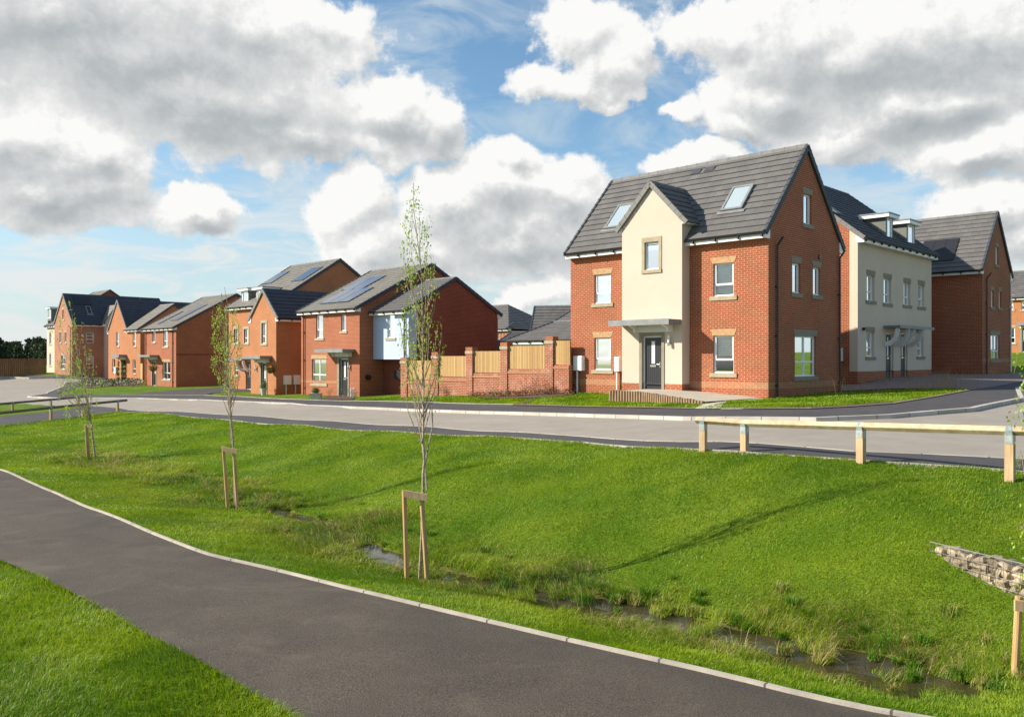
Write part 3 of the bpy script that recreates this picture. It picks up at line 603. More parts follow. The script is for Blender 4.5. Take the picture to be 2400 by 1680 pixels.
def flatten(sub, host):
    off = sub.e.location.copy()
    for c in list(sub.e.children): c.parent = host.e; c.location = off
    bpy.data.objects.remove(sub.e)
class House:
    def __init__(s, name, label, O, z0, W, D, ze, zr, ridge='x', phi=PHI, brick='brick_red', tile='tile_grey', cat='house', group=None, mats=None, back=True, oe=.32, og=.06, verge='dark_verge', band=None, dark_int=True, zq=None):
        s.O = V(O[0], O[1], 0); s.z0 = z0; s.phi = phi; s.W, s.D, s.ze, s.zr, s.ridge = W, D, ze, zr, ridge
        s.ex = V(math.cos(phi), math.sin(phi), 0); s.ey = V(-math.sin(phi), math.cos(phi), 0); s.oe, s.og = oe, og
        s.e = empty(name, (O[0], O[1], z0), phi, label=label, cat=cat, group=group)
        s.front = Wall((0, 0, 0), (1, 0, 0), (0, -1, 0)); s.right = Wall((0, 0, 0), (0, 1, 0), (1, 0, 0))
        s.left = Wall((-W, 0, 0), (0, 1, 0), (-1, 0, 0)); s.back = Wall((0, D, 0), (1, 0, 0), (0, 1, 0))
        s.brick, s.tile, s.vm = brick, tile, verge; s.h = {'f': [], 'r': [], 'l': [], 'b': []}; s.todo = []
        Q = D if ridge == 'x' else W; s.Q = Q; s.zl = ze + .17; s.rise = (zr - s.zl) / (Q / 2 + oe)
    # --- where on a wall something is seen
    def f(s, px, py, n=0):
        rx, rz = (px - CX) / F, (CY - py) / F; d = V(rx, 1, 0); t = (s.O.dot(s.ey) - n) / d.dot(s.ey); return (t * d).dot(s.ex) - s.O.dot(s.ex), t * rz - s.z0
    def r(s, px, py, n=0):
        rx, rz = (px - CX) / F, (CY - py) / F; d = V(rx, 1, 0); t = (s.O.dot(s.ex) + n) / d.dot(s.ex); return (t * d).dot(s.ey) - s.O.dot(s.ey), t * rz - s.z0
    def rect(s, side, x0, x1, y0, y1, n=0):
        fn = s.f if side == 'f' else s.r; xm = (x0 + x1) / 2
        return (fn(x0, 800, n)[0], fn(x1, 800, n)[0], fn(xm, y1, n)[1], fn(xm, y0, n)[1])
    def wall(s, side): return {'f': s.front, 'r': s.right, 'l': s.left, 'b': s.back}[side]
    def win(s, side, x0, x1, y0, y1, lay='T', **k):
        a0, a1, z0, z1 = s.rect(side, x0, x1, y0, y1); s.h[side].append((a0, a1, z0, z1)); s.todo.append((side, a0, a1, z0, z1, lay, k)); return (a0, a1, z0, z1)
    def door(s, side, x0, x1, y0, zb=.12, **k):
        a0, a1, z0, z1 = s.rect(side, x0, x1, y0, y0 + 30); z0 = zb; s.h[side].append((a0, a1, z0, z1)); s.todo.append((side, a0, a1, z0, z1, 'door', k)); return (a0, a1, z0, z1)
    def zroof(s, q):   # height of the roof plane over a distance q in from the eave wall
        return s.zl + (s.oe + min(q, s.Q - q)) * s.rise
    def pq(s, p, q, z):   # along ridge, across
        return V(-p, q, z) if s.ridge == 'x' else V(-q, p, z)
    def shell(s, extra_front=None, plinth=None, skip='', front_poly=None, right_poly=None):
        mb = MB(); W, D, zb = s.W, s.D, -.6
        gz = s.zroof(0) - .05; pk = s.zroof(s.Q / 2) - .05; et = s.ze + .05
        def gable(q0, q1, sgn): return [(q0, zb), (q1, zb), (q1, gz), ((q0 + q1) / 2, pk), (q0, gz)]
        if s.ridge == 'x':
            fp = [(-W, zb), (0, zb), (0, et), (-W, et)]; rp = gable(0, D, 1)
        else:
            fp = gable(-W, 0, 1); rp = [(0, zb), (D, zb), (D, et), (0, et)]
        if 'f' not in skip: s.front.poly(mb, front_poly or fp, s.h['f'])
        if 'r' not in skip: s.right.poly(mb, right_poly or rp, s.h['r'], uoff=.1125)
        s.left.poly(mb, rp, s.h['l'], uoff=.1); s.back.poly(mb, fp, s.h['b'])
        o = mb.build('wall', s.brick, s.e); s.wallobj = o
        for t in s.todo: s.fit(*t)
        return o
    def fit(s, side, a0, a1, z0, z1, lay, k):
        (door_unit if lay == 'door' else window_unit)(s.wall(side), s.e, a0, a1, z0, z1, lay, **k)
    def roof(s, clipF=None, clipB=None, hip=False, verges=('0', '1'), gutters=True, brack=True):
        W, D, oe, og = s.W, s.D, s.oe, s.og; L = W if s.ridge == 'x' else D; Q = s.Q
        mb = MB(); th = math.atan(s.rise); ls = (Q / 2 + oe) / math.cos(th)
        if hip: clipF = clipB = [(0, 0), (L + 2 * og, 0), (L + 2 * og, ls), (Q / 2 + oe, ls)]; verges = ('1',)
        c, sn = math.cos(th), math.sin(th)
        A = s.pq(1, 0, 0) - s.pq(0, 0, 0)
        s.sl = []
        for sg in (0, 1):
            O = s.pq(-og, -oe if sg == 0 else Q + oe, s.zl); dirq = (s.pq(0, 1, 0) - s.pq(0, 0, 0)) * (1 if sg == 0 else -1)
            S = dirq * c + V(0, 0, sn); N = V(0, 0, c) - dirq * sn; s.sl.append((O, A, S, N, L + 2 * og, ls))
            slope(mb, O, A, S, N, L + 2 * og, ls, clip=(clipF if sg == 0 else clipB))
        if hip: S_ = A * c + V(0, 0, sn); slope(mb, s.pq(-og, -oe, s.zl), s.pq(0, 1, 0) - s.pq(0, 0, 0), S_, V(0, 0, c) - A * sn, Q + 2 * oe, ls, clip=[(0, 0), (Q + 2 * oe, 0), (Q / 2 + oe, ls)])
        ro = mb.build('roof', s.tile, s.e)
        rb = MB(); rz = s.zl + ls * sn; n = max(1, int((L + 2 * og) / .45)); st = (L + 2 * og) / n
        for i in range(n):
            p0 = -og + i * st
            if hip and p0 < Q / 2: continue
            for (wd, hh, x0, x1) in ((.11, .075, 0, st - .02), (.125, .088, st - .07, st)):
                a = [s.pq(p0 + x0, Q / 2 - wd, rz - wd * s.rise + .035), s.pq(p0 + x0, Q / 2, rz + hh), s.pq(p0 + x0, Q / 2 + wd, rz - wd * s.rise + .035)]
                b = [q + A * (x1 - x0) for q in a]
                rb.face([a[0], b[0], b[1], a[1]]); rb.face([a[1], b[1], b[2], a[2]]); rb.face(a); rb.face(b[::-1])
        rb.build('ridge_tiles', 'ridge_tile' if s.tile != 'tile_dark_shade' else 'dark_verge', ro)
        # verges: stepped caps, one to a course
        nc = int(ls / .34)
        for e in verges:
            vb = MB()
            for (O, A_, S, N, la, ls_) in s.sl:
                a = -.035 if e == '0' else la - .065
                for i in range(nc + 1):
                    s0 = i * .34; s1 = min(s0 + .33, ls_ - .02)
                    if s1 <= s0: continue
                    vb.obox(O + A_ * a + S * s0 + N * (-.13 + .0), A_ * .10, S * (s1 - s0), N * (.19 + .0), 0)
                    vb.obox(O + A_ * (a - .004) + S * s0 + N * (.055), A_ * .108, S * .05, N * .022, 0)
            vb.build('verge', s.vm, s.e)
        # eaves: soffit board, fascia, gutter
        fb = MB(); gb = MB()
        for sg in (0, 1):
            q = (lambda x: x) if sg == 0 else (lambda x: Q - x)
            for (q0, q1, z0, z1) in ((-oe + .05, .02, s.ze - .01, s.ze + .012), (-oe + .03, -oe + .052, s.ze - .03, s.zl - .01)):
                fb.obox(s.pq(-og + .03, q(q0), z0), A * (L + 2 * og - .06), s.pq(0, q(q1), 0) - s.pq(0, q(q0), 0), V(0, 0, z1 - z0))
            for e in (-og + .02, L + og - .1):    # box ends
                P = [s.pq(e, q(-oe + .04), s.ze - .03), s.pq(e, q(.05), s.ze - .03), s.pq(e, q(.05), s.zl + (oe + .0) * s.rise - .12), s.pq(e, q(-oe + .04), s.zl - .03)]
                fb.face(P); fb.face([p + A * .08 for p in P]);
                for k in range(4): fb.face([P[k], P[(k + 1) % 4], P[(k + 1) % 4] + A * .08, P[k] + A * .08])
            if gutters:
                pr = [(-oe - .03 + .055 * math.cos(t), s.zl - .025 - .055 * math.sin(t)) for t in [math.pi * i / 6 for i in range(7)]]
                for (x0, z0), (x1, z1) in zip(pr[:-1], pr[1:]):
                    gb.face([s.pq(-og, q(x0), z0), s.pq(-og, q(x1), z1), s.pq(L + og, q(x1), z1), s.pq(L + og, q(x0), z0)])
                for e in (-og, L + og): gb.face([s.pq(e, q(x), z) for x, z in pr])
                for i in range(int(L / .9) + 1):
                    p = -og + .1 + i * .9
                    gb.obox(s.pq(p, q(-oe + .03), s.ze + .01), A * .05, s.pq(0, q(-oe - .06), 0) - s.pq(0, q(-oe + .03), 0), V(0, 0, .1))
        fb.build('fascia', 'upvc', s.e)
        if gutters: gb.build('gutter', 'black_plastic', s.e)
        return ro
    def pipe(s, side, a, ztop=None, zb=-.1, m='black_plastic', name='downpipe', r=.036):
        w_ = s.wall(side); mb = MB(); zt = s.ze if ztop is None else ztop
        if zt is s.ze or ztop is None: mb.tube(w_.p(a, .28, zt + .06), w_.p(a, .07, zt - .22), r, n=8)
        mb.tube(w_.p(a, .07, zb), w_.p(a, .07, zt - .2 if ztop is None else zt), r, n=8)
        z = .4
        while z < zt - .3: w_.box(mb, a - .055, a + .055, 0, .1, z, z + .05); z += 1.7
        return mb.build(name, m, s.e)
    def boxp(s, name, side, rectpx, n0, n1, m, z=None):
        a0, a1, z0, z1 = s.rect(side, *rectpx); mb = MB(); s.wall(side).box(mb, a0, a1, n0, n1, z0, z1); return mb.build(name, m, s.e)
    def slopehit(s, k, px, py):
        O, A, S, N, la, ls = s.sl[k]; d = V((px - CX) / F, 1, (CY - py) / F); Rm = Matrix.Rotation(s.phi, 4, 'Z')
        Ow = Rm @ O + V(s.O.x, s.O.y, s.z0); Aw, Sw, Nw = Rm @ A, Rm @ S, Rm @ N
        t = Ow.dot(Nw) / d.dot(Nw); p = d * t - Ow; return p.dot(Aw), p.dot(Sw)
def slope(mb, O, A, S, N, la, ls, clip=None, gauge=.34, t=.034, m=0):
    n = int(math.ceil(ls / gauge)); s = 0; C = ccw(clip) if clip else None
    flip = A.cross(S).dot(N) < 0
    for i in range(n):
        s0, s1 = i * gauge, min((i + 1) * gauge + .0, ls)
        if s1 - s0 < .02: continue
        P = [(0, s0), (la, s0), (la, s1), (0, s1)]
        if C: P = clip_poly(P, C)
        if len(P) < 3: continue
        hh = lambda y: t * (1 - (y - s0) / gauge) + .006
        top = [O + A * a + S * y + N * hh(y) for a, y in P]
        mb.face(top if not flip else top[::-1], P if not flip else P[::-1], m)
        for k in range(len(P)):
            (a0, y0), (a1, y1) = P[k], P[(k + 1) % len(P)]
            if abs(y0 - s1) < 1e-6 and abs(y1 - s1) < 1e-6: continue
            mb.face([O + A * a0 + S * y0 + N * hh(y0), O + A * a1 + S * y1 + N * hh(y1), O + A * a1 + S * y1 - N * .03, O + A * a0 + S * y0 - N * .03], [(a0, y0 + .1), (a1, y1 + .1), (a1, y1 + .12), (a0, y0 + .12)], m)
    P = [(0, 0), (la, 0), (la, ls), (0, ls)]
    if C: P = clip_poly(P, C)
    if len(P) > 2: mb.face([O + A * a + S * y - N * .03 for a, y in P], P, m)

def window_unit(w_, par, a0, a1, z0, z1, lay='T', rec=.075, lintel='splay', sill=True, blind=None, lm='lintel_brick', sm='stone', surround=None, fr=.055, sillh=.15, lh=.23, lw=.12, name='window'):
    f = MB(); nb = -rec - .06; nf = -rec
    w_.box(f, a0, a0 + fr, nb, nf, z0, z1); w_.box(f, a1 - fr, a1, nb, nf, z0, z1); w_.box(f, a0 + fr, a1 - fr, nb, nf - .002, z0, z0 + fr); w_.box(f, a0 + fr, a1 - fr, nb, nf - .002, z1 - fr, z1)
    w_.box(f, a0 + .005, a1 - .005, nf - .01, nf + .035, z0, z0 + .035)
    zt = z0 + (z1 - z0) * .36; am = (a0 + a1) / 2
    if 'T' in lay: w_.box(f, a0 + fr, a1 - fr, nb, nf + .006, zt - fr * .6, zt + fr * .6)
    if 'V' in lay: w_.box(f, am - fr * .55, am + fr * .55, nb, nf + .004, z0 + fr, z1 - fr)
    # opening sashes are proud of the fixed frame
    if lay == 'T':
        for (x0, x1, y0, y1) in ((a0 + fr * .8, a0 + fr * 1.6, zt + fr * .6, z1 - fr * .8), (a1 - fr * 1.6, a1 - fr * .8, zt + fr * .6, z1 - fr * .8)): w_.box(f, x0, x1, nb, nf + .012, y0, y1)
    fo = f.build(name, 'upvc', par)
    g_ = MB(); w_.box(g_, a0 + fr, a1 - fr, nb + .02, nb + .028, z0 + fr, z1 - fr); g_.build('pane', 'glass', fo)
    if blind:
        b = MB(); bm = 'blind'
        if blind == 'slats' or blind == 'half':
            zz = z1 - fr; lo = z0 + fr if blind == 'slats' else z0 + (z1 - z0) * .45; st = max(.06, (z1 - z0) / 20)
            while zz - st > lo:
                P = [w_.p(a0 + fr * .7, nb - .045, zz), w_.p(a1 - fr * .7, nb - .045, zz), w_.p(a1 - fr * .7, nb - .075, zz - st * .86), w_.p(a0 + fr * .7, nb - .075, zz - st * .86)]; b.face(P); zz -= st
        elif blind == 'curtain':
            wd = (a1 - a0) * .27
            for x0, sg in ((a0 + fr * .6, 1), (a1 - fr * .6, -1)):
                k = 8
                for i in range(k):
                    u0, u1 = x0 + sg * wd * i / k, x0 + sg * wd * (i + 1) / k; n0_, n1_ = nb - .05 - .03 * (i % 2), nb - .05 - .03 * ((i + 1) % 2)
                    b.face([w_.p(u0, n0_, z0 + fr * .6), w_.p(u1, n1_, z0 + fr * .6), w_.p(u1, n1_, z1 - fr * .6), w_.p(u0, n0_, z1 - fr * .6)])
            bm = 'curtain'
        else: b.face([w_.p(a0 + fr * .6, nb - .05, z0 + (z1 - z0) * .0), w_.p(a1 - fr * .6, nb - .05, z0 + (z1 - z0) * .0), w_.p(a1 - fr * .6, nb - .05, z1 - .01), w_.p(a0 + fr * .6, nb - .05, z1 - .01)])
        b.build('curtain' if blind == 'curtain' else 'blind', bm, fo)
    if sill:
        b = MB(); P = [(a0 - .13, z0), (a1 + .13, z0), (a1 + .13, z0 - sillh), (a0 - .13, z0 - sillh)]
        w_.box(b, a0 - .13, a1 + .13, -rec - .01, .045, z0 - sillh, z0 - .003); b.build('sill', sm, fo)
    if lintel:
        b = MB(); n_ = .012; l0, l1 = (a0 - .02, a1 + .02) if lintel == 'splay' else (a0 - lw * .5, a1 + lw * .5); t0, t1 = (a0 - lw, a1 + lw) if lintel == 'splay' else (l0, l1)
        P = [(l0, z1 + .002), (l1, z1 + .002), (t1, z1 + lh), (t0, z1 + lh)]
        b.face([w_.p(x, n_, z) for x, z in P]);
        for k in range(4): (x0, y0), (x1, y1) = P[k], P[(k + 1) % 4]; b.face([w_.p(x0, n_, y0), w_.p(x1, n_, y1), w_.p(x1, -.03, y1), w_.p(x0, -.03, y0)])
        b.build('lintel', lm, fo)
    if surround:
        s_ = .13; b = MB()
        for (x0, x1, y0, y1) in ((a0 - s_, a0, z0 - .002, z1), (a1, a1 + s_, z0 - .002, z1), (a0 - s_, a1 + s_, z1, z1 + s_ * 1.4)): w_.box(b, x0, x1, -.07, .022, y0, y1)
        b.build('surround', surround, fo)
    return fo

def door_unit(w_, par, a0, a1, z0, z1, lay, rec=.10, surround='stone_grey', sw=.13, hinge=1, swl=None):
    fr = .06; nb, nf = -rec - .05, -rec
    d = MB(); w_.box(d, a0 + fr, a1 - fr, nb + .005, nf - .012, z0 + .05, z1 - fr)
    k = 9; wd = (a1 - a0 - 2 * fr)
    for i in range(k):
        x = a0 + fr + wd * i / k; w_.box(d, x + .008, x + wd / k - .008, nf - .012, nf - .004, z0 + .08, z1 - fr - .03)
    do = d.build('door', 'door_grey', par)
    f = MB(); w_.box(f, a0, a0 + fr, nb, nf, z0, z1); w_.box(f, a1 - fr, a1, nb, nf, z0, z1); w_.box(f, a0 + fr, a1 - fr, nb, nf - .001, z1 - fr, z1); w_.box(f, a0 + fr, a1 - fr, nb, nf + .03, z0, z0 + .05); f.build('door_frame', 'upvc', do)
    am = (a0 + a1) / 2; hh = z1 - z0; g_ = MB(); w_.box(g_, am - .055, am + .055, nf - .004, nf + .003, z0 + hh * .52, z1 - .22); g_.build('door_glazing', 'lamp_glass', do)
    b = MB()
    for x in (am - .075, am + .055): w_.box(b, x, x + .02, nf - .004, nf + .012, z0 + hh * .50, z1 - .19)
    w_.box(b, am - .055, am + .055, nf - .004, nf + .011, z0 + hh * .5, z0 + hh * .52); w_.box(b, am - .055, am + .055, nf - .004, nf + .011, z1 - .22, z1 - .20); b.build('glazing_trim', 'upvc_shade', do)
    b = MB(); w_.box(b, am - .13, am + .13, nf - .004, nf + .02, z0 + hh * .44, z0 + hh * .475); b.build('letterbox', 'chrome', do)
    hx = a1 - fr - .08 if hinge > 0 else a0 + fr + .08; b = MB(); b.tube(w_.p(hx, nf, z0 + hh * .49), w_.p(hx, nf + .06, z0 + hh * .49), .018); b.tube(w_.p(hx, nf + .055, z0 + hh * .49), w_.p(hx - .1 * hinge, nf + .055, z0 + hh * .49), .012); w_.box(b, hx - .018, hx + .018, nf - .004, nf + .008, z0 + hh * .43, z0 + hh * .53); b.build('handle', 'chrome', do)
    if surround:
        b = MB(); l = swl or sw
        for (x0, x1, y0, y1) in ((a0 - l, a0, z0 - .25, z1), (a1, a1 + sw, z0 - .25, z1), (a0 - l, a1 + sw, z1, z1 + sw)): w_.box(b, x0, x1, -rec - .02, .028, y0, y1)
        w_.box(b, a0, a1, -rec - .02, .05, z0 - .25, z0 - .002); b.build('door_surround', surround, par)
    return do
def canopy(w_, par, a0, a1, z0, z1, depth, b0=None, b1=None, scallop=(), n=0):
    mb = MB(); w_.box(mb, a0, a1, n - .02, n + depth, z0, z1); w_.box(mb, a0 - .015, a1 + .015, n + depth, n + depth + .02, z0 - .03, z1 + .012); co = mb.build('canopy', 'lead', par)
    if b0 is not None:
        mb = MB(); w_.box(mb, b0, b1, n, n + .10, z0 - .27, z0 - .003)
        for x in (b0 + .05, b1 - .13):
            pr = [(0, 0), (depth * .62, 0), (depth * .5, -.05), (depth * .2, -.12), (.13, -.25), (0, -.27)]
            A_ = [w_.p(x, n + .1 + q, z0 - .003 + z) for q, z in pr]; B_ = [w_.p(x + .08, n + .1 + q, z0 - .003 + z) for q, z in pr]
            mb.face(A_); mb.face(B_[::-1])
            for i in range(len(pr)): j = (i + 1) % len(pr); mb.face([A_[i], A_[j], B_[j], B_[i]])
        mb.build('bracket', 'render_white', co)
    for x in scallop:
        mb = MB(); k = 9; pr = []
        for i in range(k + 1):
            t = i / k * math.pi / 2; r_ = .62; pr.append((depth * .9 * math.cos(t) + .02, -.85 * math.sin(t)))
        for (q0, y0), (q1, y1) in zip(pr[:-1], pr[1:]):
            P = [w_.p(x, n + q0, z0 - .02 + y0), w_.p(x, n + q1, z0 - .02 + y1), w_.p(x, n + q1 * .72, z0 - .02 + y1 * .82), w_.p(x, n + q0 * .78, z0 - .02 + y0 * .75)]
            Q = [p + w_.A * .06 for p in P]; mb.face(P); mb.face(Q[::-1])
            for i in range(4): j = (i + 1) % 4; mb.face([P[i], P[j], Q[j], Q[i]])
            mb.tube(P[0], P[0] + w_.A * .06, .035, n=8)
        mb.build('bracket', 'render_white', co)
    return co
def wall_lamp(w_, par, a, z, n=0):
    mb = MB(); w_.box(mb, a - .04, a + .04, n, n + .03, z - .06, z + .06); mb.tube(w_.p(a, n + .02, z), w_.p(a, n + .1, z), .02); mb.tube(w_.p(a, n + .11, z - .12), w_.p(a, n + .11, z + .0), .05, n=10)
    o = mb.build('wall_lamp', 'lamp_metal', par); b = MB(); b.tube(w_.p(a, n + .11, z + .0), w_.p(a, n + .11, z + .26), .042, n=10); b.build('lamp_glass', 'lamp_glass', o); return o
def meter_box(h, side, rc, legs=True, n=0, m='upvc'):
    a0, a1, z0, z1 = h.rect(side, *rc, n); w_ = h.wall(side); mb = MB(); w_.box(mb, a0, a1, n, n + .2, z0, z1); w_.box(mb, a0 + .02, a1 - .02, n + .2, n + .215, z0 + .03, z1 - .03)
    o = mb.build('meter_box', m, h.e)
    if legs: b = MB(); b.tube(w_.p(a0 + (a1 - a0) * .3, n + .1, -.3), w_.p(a0 + (a1 - a0) * .3, n + .1, z0), .04); b.build('pipe_cover', 'upvc_shade', o)
    return o
def solar(h, k, bl, tr, cols, rows, m='solar', frame='black_plastic'):
    O, A, S, N, la, ls = h.sl[k]; (a0, s0), (a1, s1) = h.slopehit(k, *bl), h.slopehit(k, *tr)
    if a1 < a0: a0, a1 = a1, a0
    mb = MB(); mb.obox(O + A * a0 + S * s0 + N * .04, A * (a1 - a0), S * (s1 - s0), N * .03); o = mb.build('solar_panel', frame, h.e)
    g_ = MB()
    for i in range(cols):
        for j in range(rows):
            x0, x1 = a0 + (a1 - a0) * i / cols + .03, a0 + (a1 - a0) * (i + 1) / cols - .03; y0, y1 = s0 + (s1 - s0) * j / rows + .02, s0 + (s1 - s0) * (j + 1) / rows - .02
            g_.obox(O + A * x0 + S * y0 + N * .070, A * (x1 - x0), S * (y1 - y0), N * .006)
    g_.build('solar_glass', m, o)
def skylight(h, k, bl, tr, wd=None, glass='sky_glass'):
    O, A, S, N, la, ls = h.sl[k]; (a0, s0), (a1, s1) = h.slopehit(k, *bl), h.slopehit(k, *tr)
    if a1 < a0: a0, a1 = a1, a0
    mb = MB(); fw = .09
    for (x0, x1, y0, y1) in ((a0, a0 + fw, s0, s1), (a1 - fw, a1, s0, s1), (a0 + fw, a1 - fw, s0, s0 + fw), (a0 + fw, a1 - fw, s1 - fw, s1)): mb.obox(O + A * x0 + S * y0 + N * .02, A * (x1 - x0), S * (y1 - y0), N * .09)
    mb.obox(O + A * (a0 - .12) + S * (s0 - .16) + N * .035, A * (a1 - a0 + .24), S * .15, N * .02)
    o = mb.build('skylight', 'lead', h.e); g_ = MB(); g_.obox(O + A * (a0 + fw) + S * (s0 + fw) + N * .075, A * (a1 - a0 - 2 * fw), S * (s1 - s0 - 2 * fw), N * .01); g_.build('pane', glass, o)
m, n, b = mat('sky_glass'); b.inputs['Base Color'].default_value = (.35, .42, .46, 1); b.inputs['Roughness'].default_value = .08; b.inputs['Specular IOR Level'].default_value = 1.0; b.inputs['Coat Weight'].default_value = 1.0; b.inputs['Coat Roughness'].default_value = .03
def dormer(h, w_, a0, a1, n, z0, z1, depth, slabh=.16, side='render_grey'):
    mb = MB(); fw = .14
    w_.box(mb, a0, a0 + fw, n - depth, n, z0 - .6, z1); w_.box(mb, a1 - fw, a1, n - depth, n, z0 - .6, z1); w_.box(mb, a0 + fw, a1 - fw, n - .12, n - .01, z0 - .3, z0); w_.box(mb, a0 + fw, a1 - fw, n - depth, n - depth + .1, z0, z1)
    o = mb.build('dormer', side, h.e)
    b = MB(); e = .22; w_.box(b, a0 - e, a1 + e, n - depth, n + e, z1, z1 + slabh); b.build('dormer_fascia', 'upvc', o)
    b = MB(); w_.box(b, a0 - e - .03, a1 + e + .03, n - depth, n + e + .03, z1 + slabh, z1 + slabh + .06); b.build('dormer_roof', 'lead', o)
    f = MB(); x0, x1, y0, y1 = a0 + fw, a1 - fw, z0, z1 - .02; fr = .07
    for q in ((x0, x0 + fr, y0, y1), (x1 - fr, x1, y0, y1), (x0 + fr, x1 - fr, y0, y0 + fr), (x0 + fr, x1 - fr, y1 - fr, y1)): w_.box(f, q[0], q[1], n - .08, n + .005, q[2], q[3])
    w_.box(f, a0 + .01, a1 - .01, n - .0, n + .05, y0 - .05, y0); f.build('window', 'upvc', o)
    g_ = MB(); w_.box(g_, x0 + fr, x1 - fr, n - .05, n - .04, y0 + fr, y1 - fr); g_.build('pane', 'glass', o)
    g_ = MB(); w_.box(g_, x0 + fr * .5, x1 - fr * .5, n - .12, n - .11, y0 + fr * .5, y1 - fr * .5); g_.build('blind', 'blind', o)
def band(h, side, z, hgt, x0, x1, m='brick_band', n=.004):
    mb = MB(); w_ = h.wall(side); w_.poly(mb, [(x0, z), (x1, z), (x1, z + hgt), (x0, z + hgt)]); 
    mb.v = [tuple(V(p) + w_.N * n) for p in mb.v]; return mb.build('brick_band', m, h.e)

GRP = 'new brick houses of the estate'
# ---- the big corner house
h = House('brick_house', 'largest red brick house with a cream rendered gabled bay and dark front door', (8.73, 28.8), -1.34, 8.45, 5.75, 5.47, 9.12, group=GRP); H1 = h; h.W = -h.f(1337.5, 800)[0]; h.left = Wall((-h.W, 0, 0), (0, 1, 0), (-1, 0, 0)); print('W1', h.W)
for (x0, x1, y0, y1, lay, bl) in ((1393, 1431.5, 643, 710.6, 'T', 'slats'), (1393, 1431.5, 791, 867, 'T', 'slats'), (1671.5, 1720, 616.7, 693.8, 'T', 'slats'), (1671.5, 1720, 786, 874, 'T', 'half')):
    h.win('f', x0, x1, y0, y1, lay, blind=bl)
h.win('r', 1883.5, 1902, 456, 526, 'S', lm='stone_grey', sm='stone_grey', blind='curtain', lw=.1)
h.win('r', 1857, 1876, 617, 687, 'S', lm='stone_grey', sm='stone_grey', blind='curtain', lw=.1)
h.win('r', 1905.5, 1922.5, 627, 692, 'S', lm='stone_grey', sm='stone_grey', blind='curtain', lw=.1)
h.win('r', 1863, 1912.6, 787.5, 882, 'TV', lm='stone_grey', sm='stone_grey', blind='half')
h.shell(); h.roof()
NB = .5
ba0, ba1 = h.f(1458, 800, NB)[0], h.f(1598.5, 800, NB)[0]; bze = (h.f(1458, 527, NB)[1] + h.f(1598, 506, NB)[1]) / 2; bap = (ba0 + ba1) / 2; bzr = h.f(1527.5, 431, NB)[1]; bzp = h.f(1560, 899.5, NB)[1]
wb = Wall((0, -NB, 0), (1, 0, 0), (0, -1, 0))
dr = (*[h.f(x, 800, NB)[0] for x in (1505, 1551)], .13, h.f(1528, 787, NB)[1]); dr = (dr[0], dr[1], dr[2], dr[3])
bw = (h.f(1511, 600, NB)[0], h.f(1544, 600, NB)[0], h.f(1528, 632, NB)[1], h.f(1528, 567, NB)[1])
mb = MB(); wb.poly(mb, [(ba0, bzp), (ba1, bzp), (ba1, bze), (bap, bzr), (ba0, bze)], [(dr[0], dr[1], bzp - .01, dr[3]), bw], .12)
wl_, wr_ = Wall((ba0, 0, 0), (0, -1, 0), (-1, 0, 0)), Wall((ba1, 0, 0), (0, -1, 0), (1, 0, 0))
for w_ in (wl_, wr_): w_.poly(mb, [(0, bzp), (NB, bzp), (NB, bze), (0, bze)]); w_.poly(mb, [(-.9, h.ze), (0, h.ze), (0, bze), (-.9, bze)])
bay = mb.build('bay', 'render_cream', h.e)
mb = MB(); wb.poly(mb, [(ba0, -.6), (dr[0], -.6), (dr[0], bzp), (ba0, bzp)]); wb.poly(mb, [(dr[1], -.6), (ba1, -.6), (ba1, bzp), (dr[1], bzp)]); wb.poly(mb, [(dr[0], -.6), (dr[1], -.6), (dr[1], .1), (dr[0], .1)])
for w_ in (wl_, wr_): w_.poly(mb, [(0, -.6), (NB, -.6), (NB, bzp), (0, bzp)])
mb.build('plinth', 'brick_red', h.e)
door_unit(wb, h.e, dr[0], dr[1], dr[2], dr[3], 'door', surround='stone_grey', sw=.12)
window_unit(wb, h.e, *bw, 'S', lintel=None, surround='stone', blind='slats', sillh=.13)
ca0, ca1 = h.f(1457, 755, NB)[0], h.f(1592, 755, NB)[0]; cz0, cz1 = h.f(1560, 762, NB)[1] + .02, h.f(1560, 752, NB)[1] + .03
canopy(wb, h.e, ba0 - .02, ba1 - .04, cz0, cz1, .80, h.f(1490, 770, NB)[0], h.f(1577, 770, NB)[0])
wall_lamp(wb, h.e, h.f(1571, 800, NB)[0], h.f(1571, 803, NB)[1])
